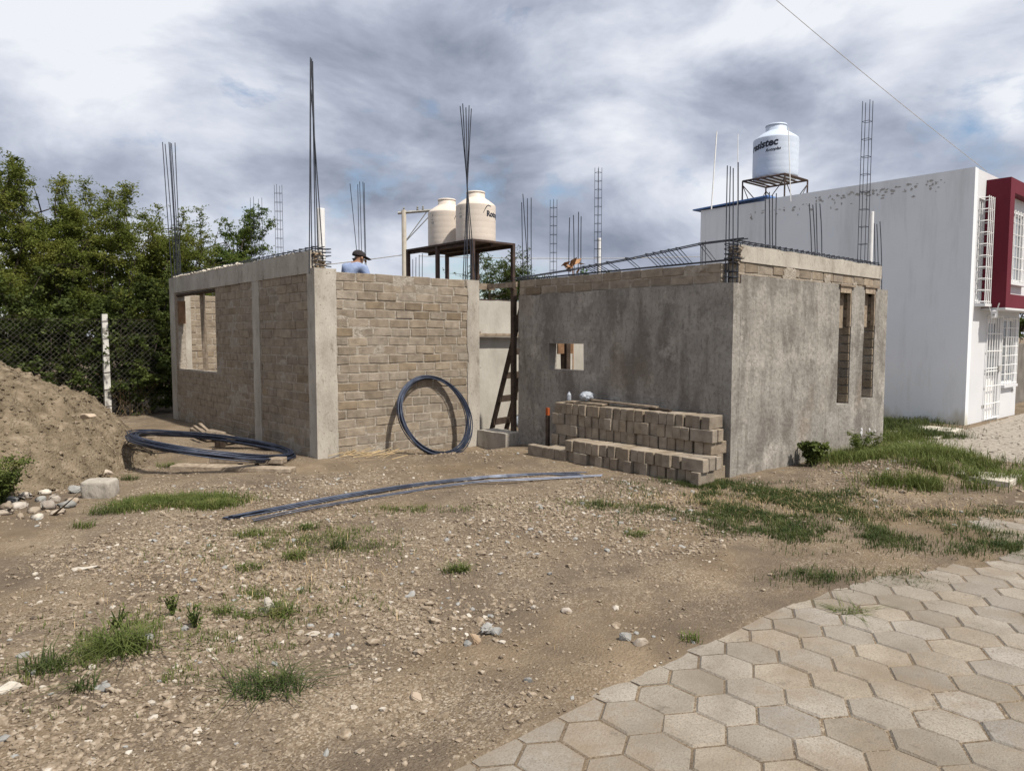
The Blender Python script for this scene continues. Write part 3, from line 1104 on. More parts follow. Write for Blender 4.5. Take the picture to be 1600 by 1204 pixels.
# white paint dabs low on the right end
for (px, py, r_) in ((1345, 677, .030), (1346, 671, .018), (1358, 671, .022), (1362, 675, .012), (1367, 673, .012)):
    p = atv(px, py, 0)
    b = MB(); n = 10
    ring = [(p[0] + math.cos(2 * PI * k / n) * r_ * random.uniform(.6, 1.3), p[2] + math.sin(2 * PI * k / n) * r_ * 1.2 * random.uniform(.6, 1.3)) for k in range(n)]
    b.add([(x, -0.0125, z) for x, z in ring] + [(x, 0.01, z) for x, z in ring], [tuple(range(n))] + [(k, k + n, (k + 1) % n + n, (k + 1) % n) for k in range(n)])
    b.build('paint_dab', 'white', prm)
# open corner column: four bars and stirrups
for (x, y) in ((0.03, 0.03), (0.12, 0.035), (0.115, 0.14), (0.035, 0.135)):
    rod('rebar', (x, y, 2.2), (x + random.uniform(-.02, .02), y + random.uniform(-.02, .02), 3.70 + random.uniform(-.05, .05)), 0.0066, prm, bend=.01)
b = MB()
for z in (2.40, 2.47, 2.56, 2.62, 2.66, 2.73, 2.78):
    c_ = [(.02, .02), (.13, .025), (.13, .15), (.02, .145)]
    for k in range(4):
        b.tube([(*c_[k], z + random.uniform(-.015, .015)), (*c_[(k + 1) % 4], z + random.uniform(-.015, .015))], 0.006, 4)
b.build('column_stirrups', 'rebar', prm)
# beam cage lying over the left face: top bar climbs towards the corner
b = MB()
for dv in (0.03, 0.12):
    b.tube([(dv, 3.95, 2.615), (dv, 3.6, 2.625), (dv, 2.8, 2.66), (dv, 1.6, 2.735), (dv, .5, 2.83), (dv, -.10, 2.835)], 0.0078, 5)
    b.tube([(dv, 3.95, 2.585), (dv, 2.5, 2.592), (dv, .3, 2.60), (dv, -.06, 2.61)], 0.0066, 5)
v = 2.45
while v > 0.35:
    zt = 2.66 + (2.8 - v) / 2.3 * 0.165
    for dv in (0.03, 0.12):
        b.tube([(dv, v, zt), (dv, v - 0.20, 2.60)], 0.005, 4)
    b.tube([(.03, v, zt + .012), (.12, v, zt + .012)], 0.006, 4)
    v -= random.choice((0.12, 0.2, 0.34))
b.build('beam_cage', 'rebar', prm)
# stirrup heads along the right beam
b = MB()
for dv in (0.03, 0.13):
    b.tube([(0.05, dv, 2.83), (1.5, dv, 2.815), (3, dv, 2.81), (4.18, dv, 2.80)], 0.008, 5)
u = 0.2
while u < 4.15:
    b.tube([(u, .02, 2.77), (u, .02, 2.83), (u + .01, .14, 2.832), (u + .01, .14, 2.77)], 0.0075, 4)
    u += 0.15
b.build('beam_stirrups', 'rebar', prm)
bars_px(prm, 'v', 0.08, 393, [(1196, 309), (1202, 300), (1207, 305), (1213, 302)], [1197, 1204, 1208, 1213], 0.03, 0.0066, 2.6)
bars_px(prm, 'v', 0.08, 402, [(1264.5, 318), (1270, 320), (1275, 317), (1281, 318)], [1269, 1275, 1278, 1284], 0.03, 0.0066, 2.6)
bars_px(prm, 'v', 0.08, 470, [(1366, 349), (1370, 350), (1375, 346)], [1367, 1372, 1377], 0.02, 0.0066, 2.35)
b = MB()
for k in range(13):
    b.tube([(4.14, .03, 2.36 + k * .035), (4.20, .04, 2.365 + k * .035), (4.20, .12, 2.36 + k * .035)], 0.008, 4)
b.build('column_stirrups', 'rebar', prm)
p = atv(1356, 158, 0.30)
cage(prm, (p[0], p[1]), 0.055, 2.2, p[2], 0.27, (0, 0), 0.0052)
# bars and cages on the rear wall
bars_px(prm, 'v', VI + .07, 418, [(817, 303), (815, 316), (824, 310), (830, 309)], [829, 818, 825, 831], 0.04, 0.008, 2.2)
bars_px(prm, 'v', VI + .07, 415, [(890, 340), (896, 336), (904, 331), (908, 338)], [890, 897, 904, 909], 0.04, 0.009, 2.2)
bars_px(prm, 'v', VI + .07, 415, [(1098, 378), (1102, 376), (1095, 380)], [1099, 1103, 1095], 0.04, 0.008, 2.2)
for (px, ty, w_) in ((865, 312, .046), (935, 262, .05)):
    p = atv(px, ty, VI + .07)
    cage(prm, (p[0], p[1]), w_, 2.2, p[2], 0.17)
p = atv(800, 455, 4.2)

# ------------------------------------------------------------------ pipes
def pipe(px, y0, y1, plane_v, r, label, zb=None):
    a, c_ = atv(px, y0, plane_v), atv(px, y1, plane_v)
    o = MB().tube([(a[0], a[1], zb if zb is not None else a[2]), (a[0], a[1], c_[2] - .01), (a[0], a[1], c_[2])], [r, r, r * .96], 16).build('pvc_pipe', 'pvc', smooth=False)
    return tag(o, label, 'pipe', 'white plastic pipes standing on the walls')


pipe(502.5, 420, 326, VF + 0.28, 0.058, 'thick white plastic pipe standing beside the tallest rebar bundle', 2.3)
pipe(936, 425, 372, VI + 0.16, 0.04, 'white plastic pipe inside a rebar cage behind the low block course', 2.2)
pipe(1359.5, 410, 330, 0.31, 0.035, 'white plastic pipe in the tall rebar cage before the white house', 2.2)

# ------------------------------------------------------------------ doorway things: ladder, boards
A0 = gz(766, 672, 0.12); A1 = np.array([A0[0] + 0.05, A0[1] - 0.78, 2.3])
ld = empty('ladder', (A0[0], A0[1], 0), 'dark wooden ladder leaning in the doorway', 'ladder')
W_ = np.array([0.42, 0.10, 0])
Z_ = lambda p, t: tuple(np.array(p) + (A1 - A0) * t)
for off in (np.zeros(3), W_):
    p0, p1 = A0 + off, A1 + off
    p0 = p0.copy(); p0[2] = 0.02
    under(MB().tube([p0, p1], 0.058, 4).build('rail', 'wood_dark'), ld)
for t in (0.07, 0.25, 0.43, 0.61, 0.79, 0.95):
    c0 = A0 + (A1 - A0) * t - W_ * 0.12 + np.array([0, -.05, 0]); c1 = A0 + (A1 - A0) * t + W_ * 1.1 + np.array([0, -.05, 0.0])
    d = Vector(c1 - c0)
    M = Matrix.Translation(c0) @ d.to_track_quat('X', 'Z').to_matrix().to_4x4()
    under(MB().box((0, -.022, -.052), (d.length, .022, .052), M=M).build('rung', 'wood_dark'), ld)


def plank(name, a, b, w, t, m, label, cat, group=None, roll=0.0):
    a, b = Vector(a), Vector(b)
    d = b - a
    M = Matrix.Translation(a) @ d.to_track_quat('X', 'Z').to_matrix().to_4x4() @ Matrix.Rotation(roll, 4, 'X')
    bm = bmesh.new()
    bmesh.ops.create_cube(bm, size=1)
    for v in bm.verts:
        v.co = Vector(((v.co.x + .5) * d.length, v.co.y * w + random.uniform(-.004, .004), v.co.z * t + random.uniform(-.003, .003)))
    bmesh.ops.bevel(bm, geom=bm.edges[:], offset=min(w, t) * .12, segments=1, affect='EDGES')
    me = bpy.data.meshes.new(name)
    bm.to_mesh(me); bm.free()
    me.materials.append(MT[m])
    o = bpy.data.objects.new(name, me)
    COL.objects.link(o)
    o.matrix_world = M
    return tag(o, label, cat, group)


plank('scaffold_plank', (-0.5, 5.16, 1.72), (1.9, 5.16, 1.72), .10, .06, 'wood', 'long weathered plank crossing the doorway behind the ladder', 'plank')
plank('board_offcut', (-0.35, 5.15, 1.77), (0.32, 5.17, 1.77), .09, .035, 'wood', 'short board lying on the plank in the doorway', 'board')
plank('scaffold_trestle', (1.5, 5.16, 0.0), (1.5, 5.16, 1.69), .1, .07, 'wood_dark', 'dark upright carrying the doorway plank behind the plaster', 'post')
dp_ = atu(802.5, 500, 0.06)
plank('door_prop', (0.06, dp_[1], 0.0), (0.06, dp_[1], 2.46), .08, .08, 'wood_dark', 'dark timber post at the right jamb of the doorway', 'post')
pb = gz(773, 663, 0.02)
plank('leaning_board', (pb[0], pb[1] + .3, 0.0), (pb[0] - .02, pb[1] + .42, 1.15), .03, .09, 'wood_dark', 'narrow dark board standing against the pale wall behind ladder', 'board')
# prop and board seen through the small window
q = atv(880, 550, 4.9)
plank('room_prop', (q[0] + .06, 4.9, 0.0), (q[0] - .02, 4.88, 1.5), .10, .07, 'wood_dark', 'slanting dark prop seen through the small square window', 'post')
plank('prop_board', (q[0] - .22, 4.83, 1.50), (q[0] + .18, 4.83, 1.50), .04, .26, 'wood_brown', 'brown board fixed across the prop behind the small window', 'board')
plank('window_post', (0.62, 3.32, 0.0), (0.62, 3.32, 2.2), .07, .09, 'wood_dark', 'dark post just inside the small square window', 'post')

# dirt-filled plastic things
def lumpy(name, c, rx, ry, rz, m, label, cat, seed, amp=.18):
    bm = bmesh.new()
    bmesh.ops.create_icosphere(bm, subdivisions=3, radius=1)
    for v in bm.verts:
        n = 1 + amp * 2 * float(fbm(v.co.x * 2.3 + seed, v.co.y * 2.3 + v.co.z * 3.1, seed))
        v.co = Vector((v.co.x * rx * n, v.co.y * ry * n, max(v.co.z, -.75) * rz * n))
    me = bpy.data.meshes.new(name)
    bm.to_mesh(me); bm.free()
    me.materials.append(MT[m])
    o = bpy.data.objects.new(name, me)
    COL.objects.link(o)
    o.location = tuple(map(float, c))
    return tag(o, label, cat)


p = gz(814, 664, 0.20)
lumpy('plastic_bag', (p[0] - .02, p[1], 0.26), .10, .10, .12, 'plastic_clear', 'crumpled pale plastic bag on the doorway sill', 'bag', 3, .35)

# ------------------------------------------------------------------ stack of blocks
stack = empty('brick_stack', (-.33, 1.3, 0), 'long stepped stack of loose tan blocks against the plastered wall', 'brick stack')
SW, SH, SL = 0.118, 0.150, 0.30
SBR = brickset('brick', 8, 300, L=SL, Hh=SH, D=SW - .006, bev=.005, jit=.004)


def sb(u, v, z, rz, dz=0):
    o = bpy.data.objects.new('brick', random.choice(SBR))
    COL.objects.link(o)
    o.parent = stack
    o.matrix_parent_inverse = Matrix.Translation(stack.location).inverted()
    o.location = (u, v, z + SH / 2)
    o.rotation_euler = (random.uniform(-.015, .015), random.uniform(-.012, .012), rz + random.gauss(0, .035))


def stack_u(v):      # the stack drifts away from the wall towards the far end
    return -0.02 * (v - 1.3)


# back row, five layers
for k in range(5):
    v = 0.10 if k < 4 else 0.13
    end = 2.62 if k < 4 else 2.60
    if k in (1, 3):
        # end pair turned lengthwise
        for j in range(2):
            sb(-0.33 + j * .125 + .03, 0.17, k * SH + .01, PI / 2)
        v = 0.40
    while v < end:
        if k == 2 and v > end - .30:
            sb(-0.30, end - .18, k * SH + .01, PI / 2)
            break
        sb(-0.20 + stack_u(v) + random.gauss(0, .018), v, k * SH + .01, 0)
        v += SW + random.uniform(0, .006) + (.015 if random.random() < .06 else 0)
# front row, two layers
for k in range(2):
    v = 0.02
    end = 2.78 if k == 0 else 2.12
    if k == 1:
        for j in range(3):
            sb(-0.62 + j * .125 + .04, 0.09, k * SH + .01, PI / 2)
        v = 0.32
    while v < end:
        if k == 0 and v > 2.55:
            sb(-0.62, 2.68, .01, PI / 2)
            break
        sb(-0.51 + stack_u(v) + random.gauss(0, .02), v, k * SH + .01, 0)
        v += SW + random.uniform(0, .006) + (.015 if random.random() < .06 else 0)
TOPZ = 5 * SH + .012
plank('thin_batten', (-.18, 2.15, TOPZ + .055), (-.16, 0.95, TOPZ + .035), .06, .025, 'wood', 'long grey batten lying on top of the block stack', 'batten')
plank('short_board', (-.26, 2.42, TOPZ + .018), (-.24, 1.75, TOPZ + .018), .16, .025, 'wood', 'short flat board on the block stack under the plastic bag', 'board')
plank('dark_batten', (-.12, 1.1, TOPZ + .016), (-.20, 0.72, TOPZ + .016), .05, .025, 'wood_dark', 'small dark stick on the block stack near its middle', 'stick')
lumpy('plastic_bag', (-.22, 2.12, TOPZ + .105), .11, .085, .07, 'plastic_clear', 'tied white plastic bag on top of the block stack', 'bag', 8, .32)
o = MB().lathe([(.028, 0), (.03, .005), (.03, .08), (.02, .10), (.012, .11), (.012, .125)], (-.26, 2.42, TOPZ + .031), 14).build('plastic_bottle', 'plastic_clear')
tag(o, 'small clear bottle at the far end of the block stack', 'bottle')
st = empty('wooden_stake', (-.36, 2.74, 0), 'dark upright stake with an orange tip at the far end of the stack', 'stake')
under(MB().box((-.38, 2.73, -0.05), (-.335, 2.775, .56)).build('shaft', 'wood_dark'), st)
under(MB().box((-.379, 2.731, .561), (-.336, 2.774, .67)).build('painted_tip', 'orange'), st)

# ------------------------------------------------------------------ rebar coils
def coil_mesh(center, normal, rad, turns, spread, r, seed, parent, squash=1.0, updir=None):
    rr = random.Random(seed)
    n = Vector(normal).normalized()
    a = (Vector(updir) if updir else Vector((0, 0, 1)))
    a = (a - n * a.dot(n)).normalized()
    bb_ = n.cross(a)
    for t in range(turns):
        R0 = rad + rr.uniform(-spread, spread) * (2.2 if t % 6 == 0 else 1)
        off = rr.uniform(-spread, spread)
        ox, oy = rr.uniform(-spread, spread) * .9, rr.uniform(-spread, spread) * .9
        ph = rr.uniform(0, 2 * PI)
        pts = []
        for k in range(65):
            an = 2 * PI * k / 64
            w = 1 + 0.015 * math.sin(2 * an + ph) + .01 * math.sin(3 * an + ph * 2)
            pts.append(Vector(center) + (a * math.cos(an) * squash + bb_ * math.sin(an)) * R0 * w + a * ox + bb_ * oy + n * (off + .02 * math.sin(an + ph)))
        o = MB().tube(pts, r, 5, cap=False).build('wire_turn', 'coil')
        under(o, parent)


# coil leaning on the front wall
Cb = gz(686, 711, 0.0)
c1 = empty('wire_coil', (Cb[0], Cb[1], 0), 'upright ring of dark steel wire leaning on the sunlit block wall', 'wire coil', 'coils of blue-black steel wire')
bot = Vector((-1.37, VF - 0.57, -0.05)); top = Vector((-1.22, VF - 0.045, 1.07))
cen = (bot + top) / 2
axv = (top - bot).normalized()
side = Vector((1, 0.0, -.07)).normalized()
coil_mesh(cen, axv.cross(side), 0.615, 20, 0.020, 0.0075, 5, c1, updir=axv, squash=1.0)

# coil lying on timber
c2 = empty('wire_coil', (-4.42, 5.62, 0), 'wide flat coil of blue-black steel wire lying on timber blocks', 'wire coil', 'coils of blue-black steel wire')
rgt = Vector((_r[0], _r[1], 0))
cen2 = Vector((-4.20, 5.33, 0.22))
axl = (rgt * 1.0 + Vector((0, 0, -.16))).normalized()
nrm = axl.cross(Vector((_f[0], _f[1], -0.095))).normalized()
coil_mesh(cen2, nrm, 1.02, 26, 0.040, 0.007, 9, c2, squash=1.0, updir=axl)

# timbers below the flat coil
def ground_plank(px0, py0, px1, py1, w, t, m, label, z=0.0, cat='plank', zadd=0.0):
    a, b_ = gz(px0, py0, z), gz(px1, py1, z)
    a = (a[0], a[1], H1(a) + t / 2 + zadd); b_ = (b_[0], b_[1], H1(b_) + t / 2 + zadd)
    return plank('timber', a, b_, w, t, m, label, cat, 'timbers under the flat coil')


ground_plank(272, 731, 458, 735, .20, .05, 'wood', 'long weathered plank on the ground below the flat coil')
ground_plank(332, 727, 445, 729, .17, .07, 'wood', 'thick short plank lying on the longer plank under the flat coil', 0.0, zadd=0.053)
ground_plank(234, 703, 246, 700, .14, .21, 'wood', 'squared timber block propping the far left end of the flat coil', cat='block')
ground_plank(340, 700, 348, 698, .12, .17, 'wood_dark', 'small dark block propping the back of the flat coil', cat='block')
ground_plank(232, 704, 330, 706, .06, .05, 'wood', 'thin batten on the soil beneath the flat coil')

# scrap boards at the foot of the long wall
for i, (a, b_, w, t, lab) in enumerate((((303, 680), (330, 690), .14, .13, 'squat timber offcut at the left of the scrap heap'),
                                        ((325, 684), (345, 690), .2, .14, 'thick timber offcut in the middle of the scrap heap'),
                                        ((345, 684), (362, 694), .12, .07, 'dark timber offcut under the sloping board by the wall'))):
    A, B = gz(*a), gz(*b_)
    plank('timber_offcut', (A[0], A[1], H1(A) + t / 2 + .01), (B[0], B[1], H1(B) + t / 2 + .01), w, t, 'wood', lab, 'offcut', 'scrap timber by the long wall')
A, B = gz(336, 680, .2), gz(371, 689, .06)
plank('scrap_board', (A[0], A[1], .24), (B[0], B[1], .10), .12, .04, 'wood', 'pale sloping board on the scrap heap by the long wall', 'board', 'scrap timber by the long wall')
A, B = gz(304, 664, .24), gz(318, 678, .15)
plank('scrap_batten', (A[0], A[1], .22), (B[0], B[1], .17), .05, .04, 'wood', 'left of two thin battens on the scrap heap', 'batten', 'scrap timber by the long wall')
A, B = gz(312, 662, .24), gz(325, 676, .15)
plank('scrap_batten', (A[0], A[1], .24), (B[0], B[1], .18), .05, .035, 'wood', 'right of two thin battens on the scrap heap', 'batten', 'scrap timber by the long wall')

# straight bars lying on the ground
bun = empty('rebar_bundle', tuple(gz(620, 775)[:2]) + (0,), 'loose bundle of long steel bars lying across the gravel', 'rebar')
ctrl = [(345, 816), (440, 799), (560, 778), (680, 758), (790, 746), (900, 745)]
ctrl2 = [(380, 818), (470, 803), (600, 780), (740, 760), (830, 753), (925, 748)]
for k in range(9):
    cset = ctrl if k < 7 else ctrl2
    jj = random.uniform(-.035, .035) if k < 7 else random.uniform(-.015, .015)
    jx = random.uniform(0, 18)
    pts = []
    for i, (x, y) in enumerate(cset):
        g_ = gz(x + (jx if i in (0, 5) else 0), y)
        s_ = jj * (0.6 + .5 * math.sin(i * 1.7 + k)) * (1.6 if i in (0, 5) else 1)
        pts.append(Vector((g_[0] - s_ * .5, g_[1] + s_, H1(g_) + .014 + .012 * (k % 3))))
    fine = []
    for i in range(len(pts) - 1):
        for t in range(4):
            q0, q1 = pts[i], pts[i + 1]
            m0 = (pts[i + 1] - pts[max(i - 1, 0)]) / 2; m1 = (pts[min(i + 2, len(pts) - 1)] - pts[i]) / 2
            t_ = t / 4
            fine.append(q0 * (2 * t_**3 - 3 * t_**2 + 1) + m0 * (t_**3 - 2 * t_**2 + t_) + q1 * (-2 * t_**3 + 3 * t_**2) + m1 * (t_**3 - t_**2))
    fine.append(pts[-1])
    fine = [Vector((p.x, p.y, max(p.z, H1(p) + .010))) for p in fine]
    under(MB().tube(fine, 0.0066, 5).build('bar', 'coil'), bun)

# ------------------------------------------------------------------ excavated soil heap
HC = np.array(CAM) + 0
hc_ = atd(-205, 700, 8.85)
HX, HY = hc_[0], hc_[1]


def heap_h(x, y):
    d = np.hypot(x - HX, y - HY)
    an = np.arctan2(y - HY, x - HX)
    rr = 3.05 + 0.35 * fbm(an * 1.3 + 4, an * 0, 41) * 2
    t = np.clip(1 - d / rr, 0, 1)
    h = 1.95 * t ** 1.05
    h = 1.62 * (1 - np.exp(-h * 1.15)) * 1.1
    h = h + (0.18 * fbm(x * 2.1, y * 2.1, 43) + 0.15 * fbm(x * 6, y * 6, 47, 4) + 0.05 * fbm(x * 19, y * 19, 53, 2) + .05 * (np.abs(fbm(x * 3.3, y * 3.3, 49)) ** .5)) * sstep(0, .15, t) * 1.3
    return h


gx = np.arange(HX - 3.6, HX + 3.6, 0.028); gy = np.arange(HY - 3.6, HY + 3.6, 0.028)
GX, GY = np.meshgrid(gx, gy)
GZ = heap_h(GX, GY) + hfun(GX, GY) - 0.06 * (heap_h(GX, GY) < 0.03)
ii = np.arange(GX.size).reshape(GX.shape)
Fh = np.stack([ii[:-1, :-1], ii[:-1, 1:], ii[1:, 1:], ii[1:, :-1]], -1).reshape(-1, 4)
keep = (np.hypot(GX - HX, GY - HY) < 3.5)[:-1, :-1].reshape(-1)
heap = np_mesh('soil_heap', np.stack([GX, GY, GZ], -1).reshape(-1, 3), Fh[keep], 'heap', smooth=True)
tag(heap, 'tall heap of brown excavated soil before the wire fence', 'soil heap')
pts = []
while len(pts) < 9000:
    a, d = random.uniform(0, 2 * PI), 3.2 * math.sqrt(random.random())
    x, y = HX + math.cos(a) * d, HY + math.sin(a) * d
    pts.append((x, y, float(heap_h(x, y) + hfun(x, y))))
pts = np.array(pts)
sz = 0.008 + 0.026 * rng.random(len(pts)) ** 3
o = scatter(pts, sz, 0.35, 'heap_clods', 'heap', heap); o['kind'] = 'stuff'
sel = rng.random(len(pts)) < .22
o = scatter(pts[sel][:, :] + np.array([.02, .015, 0.0]), 0.007 + 0.03 * rng.random(int(sel.sum())) ** 4, 0.3, 'heap_pebbles', 'gravel', heap); o['kind'] = 'stuff'

# ------------------------------------------------------------------ gravel over the plot
def gravel_density(u, v):
    d = 0.10 + 2.6 * np.clip(fbm(u * 0.7, v * 0.7, 61) + 0.10, 0, .5) ** 1.3 * 2.4 * (.5 + vnoise(u * 2.7, v * 2.7, 65))
    rut = sstep(-1.0, -1.6, v) * sstep(-2.5, -2.0, v)
    d = d * (1 - 0.85 * sstep(-1.35, -1.75, v + 0.25 * fbm(u * .8, v * .8, 63)))
    d = d * (1 - 0.7 * sstep(2.8, 3.8, v))
    d = d + 0.9 * np.exp(-((u + 7.2) / 1.0) ** 2 - ((v + 0.6) / 1.0) ** 2)
    d = d + 0.6 * np.exp(-((u + 4.3) / 1.8) ** 2 - ((v + 0.1) / 0.8) ** 2)
    return d


def gravel_pts(n, reg, dmax=1.6):
    out = []
    while len(out) < n:
        u = rng.uniform(reg[0], reg[1], 4 * n); v = rng.uniform(reg[2], reg[3], 4 * n)
        q = np.stack([u, v, 0 * u], -1) - CAM
        w = q @ FW
        x = 800 + FPX * (q @ _r) / np.maximum(w, .1)
        y = 602 - FPX * (q @ UP) / np.maximum(w, .1)
        ok = (w > 1) & (x > -120) & (x < 1720) & (y < 1300) & (road_mask(u, v) < 0.15)
        ok &= rng.random(4 * n) < gravel_density(u, v) / dmax
        ok &= ~((u > -.75) & (v > -.1)) & ~((u > UL) & (v > VF - .1)) & (u < 3.4)
        ok &= np.hypot(u - HX, v - HY) > 2.6
        u, v = u[ok], v[ok]
        out += list(zip(u, v, hfun(u, v)))
    return np.array(out[:n])


def pw(n, lo, hi, p):
    return lo + (hi - lo) * rng.random(n) ** p


gsets = [(gravel_pts(22000, (-9, -2.0, -2.6, 2.5)), .005, .014, 1.8, 'gravel'),
         (gravel_pts(12000, (-9, 3.4, -2.6, 5.5)), .010, .024, 2.4, 'gravel'),
         (gravel_pts(1100, (-9, 3.4, -2.6, 5.0)), .020, .046, 3.2, 'gravel'),
         (gravel_pts(800, (-9, 2.0, -2.6, 4.0)), .007, .026, 3.0, 'stone_white'),
         (gravel_pts(350, (-9, 2.0, -2.6, 4.0)), .012, .034, 2.2, 'stone_grey')]
for (p_, lo, hi, pwv, m) in gsets:
    o = scatter(p_, pw(len(p_), lo, hi, pwv), 0.35, 'gravel', m)
    tag(o, {'gravel': 'loose tan gravel spread over the plot', 'stone_white': 'scattered pale pebbles among the gravel', 'stone_grey': 'scattered grey pebbles among the gravel'}[m], 'gravel', kind='stuff')


# ------------------------------------------------------------------ single stones
def stone(px, py, rx, ry, rz, m, label, seed, name='stone', group=None, z=None, rot=None, jag=.38, boxy=False):
    g_ = gz(px, py)
    bm = bmesh.new()
    if boxy:
        bmesh.ops.create_icosphere(bm, subdivisions=4, radius=1)
        for v in bm.verts:
            c = v.co
            mx = max(abs(c.x), abs(c.y), abs(c.z))
            c *= (0.25 + 0.75 / mx)
            c /= 1.12
            n = 1 + .14 * float(fbm(c.x * 2.5 + seed, c.y * 2.5 + c.z * 2.2, seed, 5))
            v.co = Vector((c.x * rx * n, c.y * ry * n, c.z * rz * n))
    else:
        rk = random.Random(seed * 17 + 3)
        for _ in range(20):
            c = Vector((rk.gauss(0, 1), rk.gauss(0, 1), rk.gauss(0, 1))).normalized() * rk.uniform(.78, 1.08)
            bm.verts.new((c.x * rx, c.y * ry, c.z * rz))
        hull = bmesh.ops.convex_hull(bm, input=bm.verts[:])
        for v in [v for v in bm.verts if not v.link_faces]:
            bm.verts.remove(v)
        bmesh.ops.dissolve_limit(bm, angle_limit=.35, verts=bm.verts[:], edges=bm.edges[:])
        bmesh.ops.bevel(bm, geom=bm.edges[:], offset=min(rx, ry, rz) * (.22 if group else .13), segments=2, affect='EDGES')
        bmesh.ops.recalc_face_normals(bm, faces=bm.faces[:])
    me = bpy.data.meshes.new(name)
    bm.to_mesh(me); bm.free()
    me.materials.append(MT[m])
    if boxy or group:
        me.polygons.foreach_set('use_smooth', [True] * len(me.polygons))
    o = bpy.data.objects.new(name, me)
    COL.objects.link(o)
    zz_ = H1(g_) + rz * (.62 if boxy else .38) if z is None else z
    o.location = (g_[0], g_[1], zz_)
    o.rotation_euler = (random.uniform(-.12, .12), random.uniform(-.12, .12), -YAW + (rot if rot is not None else random.uniform(-.4, .4)))
    return tag(o, label, 'stone' if name == 'stone' else 'block', group)


o = stone(157, 772, .18, .13, .125, 'concrete', 'big pale squared concrete block lying before the soil heap', 3, 'concrete_lump', boxy=True, rot=0.05)
stone(418, 958, .05, .04, .075, 'stone_white', 'upright pointed white stone in the gravel', 5, jag=.35)
stone(132, 893, .10, .05, .018, 'stone_white', 'flat pale slab of stone on the bare soil at left', 6)
stone(741, 1008, .047, .045, .045, 'stone', 'rounded tan stone beside the crumpled foil', 7)
stone(776, 997, .04, .035, .03, 'stone_grey', 'dark grey stone behind the crumpled foil', 8)
stone(651, 1083, .04, .03, .03, 'stone', 'angular pale stone standing alone on the wheel track', 9)
stone(977, 1003, .05, .04, .035, 'stone_grey', 'grey stone at the edge of the paving, largest of its cluster', 10)
stone(1000, 1012, .055, .04, .03, 'stone', 'tan flat stone in front of the grey one near the paving', 11)
stone(826, 1066, .03, .025, .02, 'stone_grey', 'small grey pebble in the bare wheel track', 12)
stone(885, 962, .045, .035, .025, 'stone', 'tan stone on the gravel ridge behind the crumpled foil', 13)
stone(15, 1085, .06, .045, .03, 'stone_white', 'white stone at the lower left edge of the plot', 14)
stone(230, 1003, .045, .04, .03, 'stone_grey', 'blue grey cobble behind the big foreground grass tuft', 15)
stone(165, 1078, .045, .035, .025, 'stone_grey', 'blue grey cobble in front of the big foreground grass tuft', 16)
stone(490, 993, .05, .04, .02, 'stone_white', 'broad white stone right of the foreground weeds', 17)
stone(165, 742, .12, .07, .05, 'stone', 'tan wedge of rock behind the pale concrete block', 18)
stone(116, 767, .09, .075, .07, 'stone_grey', 'round dark grey river stone left of the pale concrete block', 19)
PILE = [(8, 805, .14, .09, .06, 'stone'), (30, 790, .13, .1, .07, 'stone'), (52, 800, .10, .08, .07, 'stone'), (40, 775, .12, .07, .07, 'stone'),
                                             (62, 778, .1, .07, .06, 'stone_grey'), (75, 795, .12, .09, .08, 'stone'), (90, 806, .11, .08, .06, 'stone'), (57, 812, .09, .07, .05, 'stone_white'),
                                             (105, 792, .13, .08, .06, 'stone_grey'), (85, 782, .1, .07, .07, 'stone'), (20, 778, .1, .08, .06, 'stone_grey'), (10, 792, .1, .08, .07, 'stone'),
                                             (70, 770, .12, .06, .05, 'stone_white'), (35, 812, .08, .06, .05, 'stone'), (115, 783, .09, .07, .05, 'stone'), (3, 775, .1, .08, .07, 'stone')]
ORD = ('leftmost', 'second', 'third', 'fourth', 'fifth', 'sixth', 'seventh', 'eighth', 'ninth', 'tenth', 'eleventh', 'rightmost')
HUE = {'stone': 'tan', 'stone_grey': 'grey', 'stone_white': 'whitish'}
PILE.sort(key=lambda q: q[0])
for m_ in HUE:
    same = [q for q in PILE if q[5] == m_]
    for i, (px, py, rx, ry, rz, m) in enumerate(same):
        o_ = ORD[i] if i < len(same) - 1 else 'rightmost'
        lab = '%s %s river stone%s in the loose pile by the pale concrete block' % (o_, HUE[m_], '' if o_.endswith('most') else ' from the left')
        stone(px, py, rx * .85, ry * .85, rz * .95, m, lab, 30 + i + len(m_), group='pile of river stones by the soil heap')
for i, (px, py, hz, rx) in enumerate(((137, 653, 0.62, .10), (62, 669, .55, .07), (90, 677, .5, .08))):
    g_ = gz(px, py, hz)
    for _ in range(4):
        hz = float(heap_h(g_[0], g_[1]) + hfun(g_[0], g_[1]))
        g_ = gz(px, py, hz)
    stone(px, py, rx, rx * .6, rx * .35, 'stone', ('flat tan rock high on the slope of the soil heap', 'small brown rock in the middle of the soil heap', 'pale chip of rock low in the soil heap')[i], 60 + i, z=hz + .02)
    bpy.context.view_layer.objects
    ob = COL.objects[-1]
    ob.location.x, ob.location.y = g_[0], g_[1]
fo = gz(760, 997)
lumpy('foil_scrap', (fo[0], fo[1], H1(fo) + .035), .04, .028, .028, 'stone_grey', 'crumpled shiny foil scrap among stones in the gravel', 'litter', 12, .5)

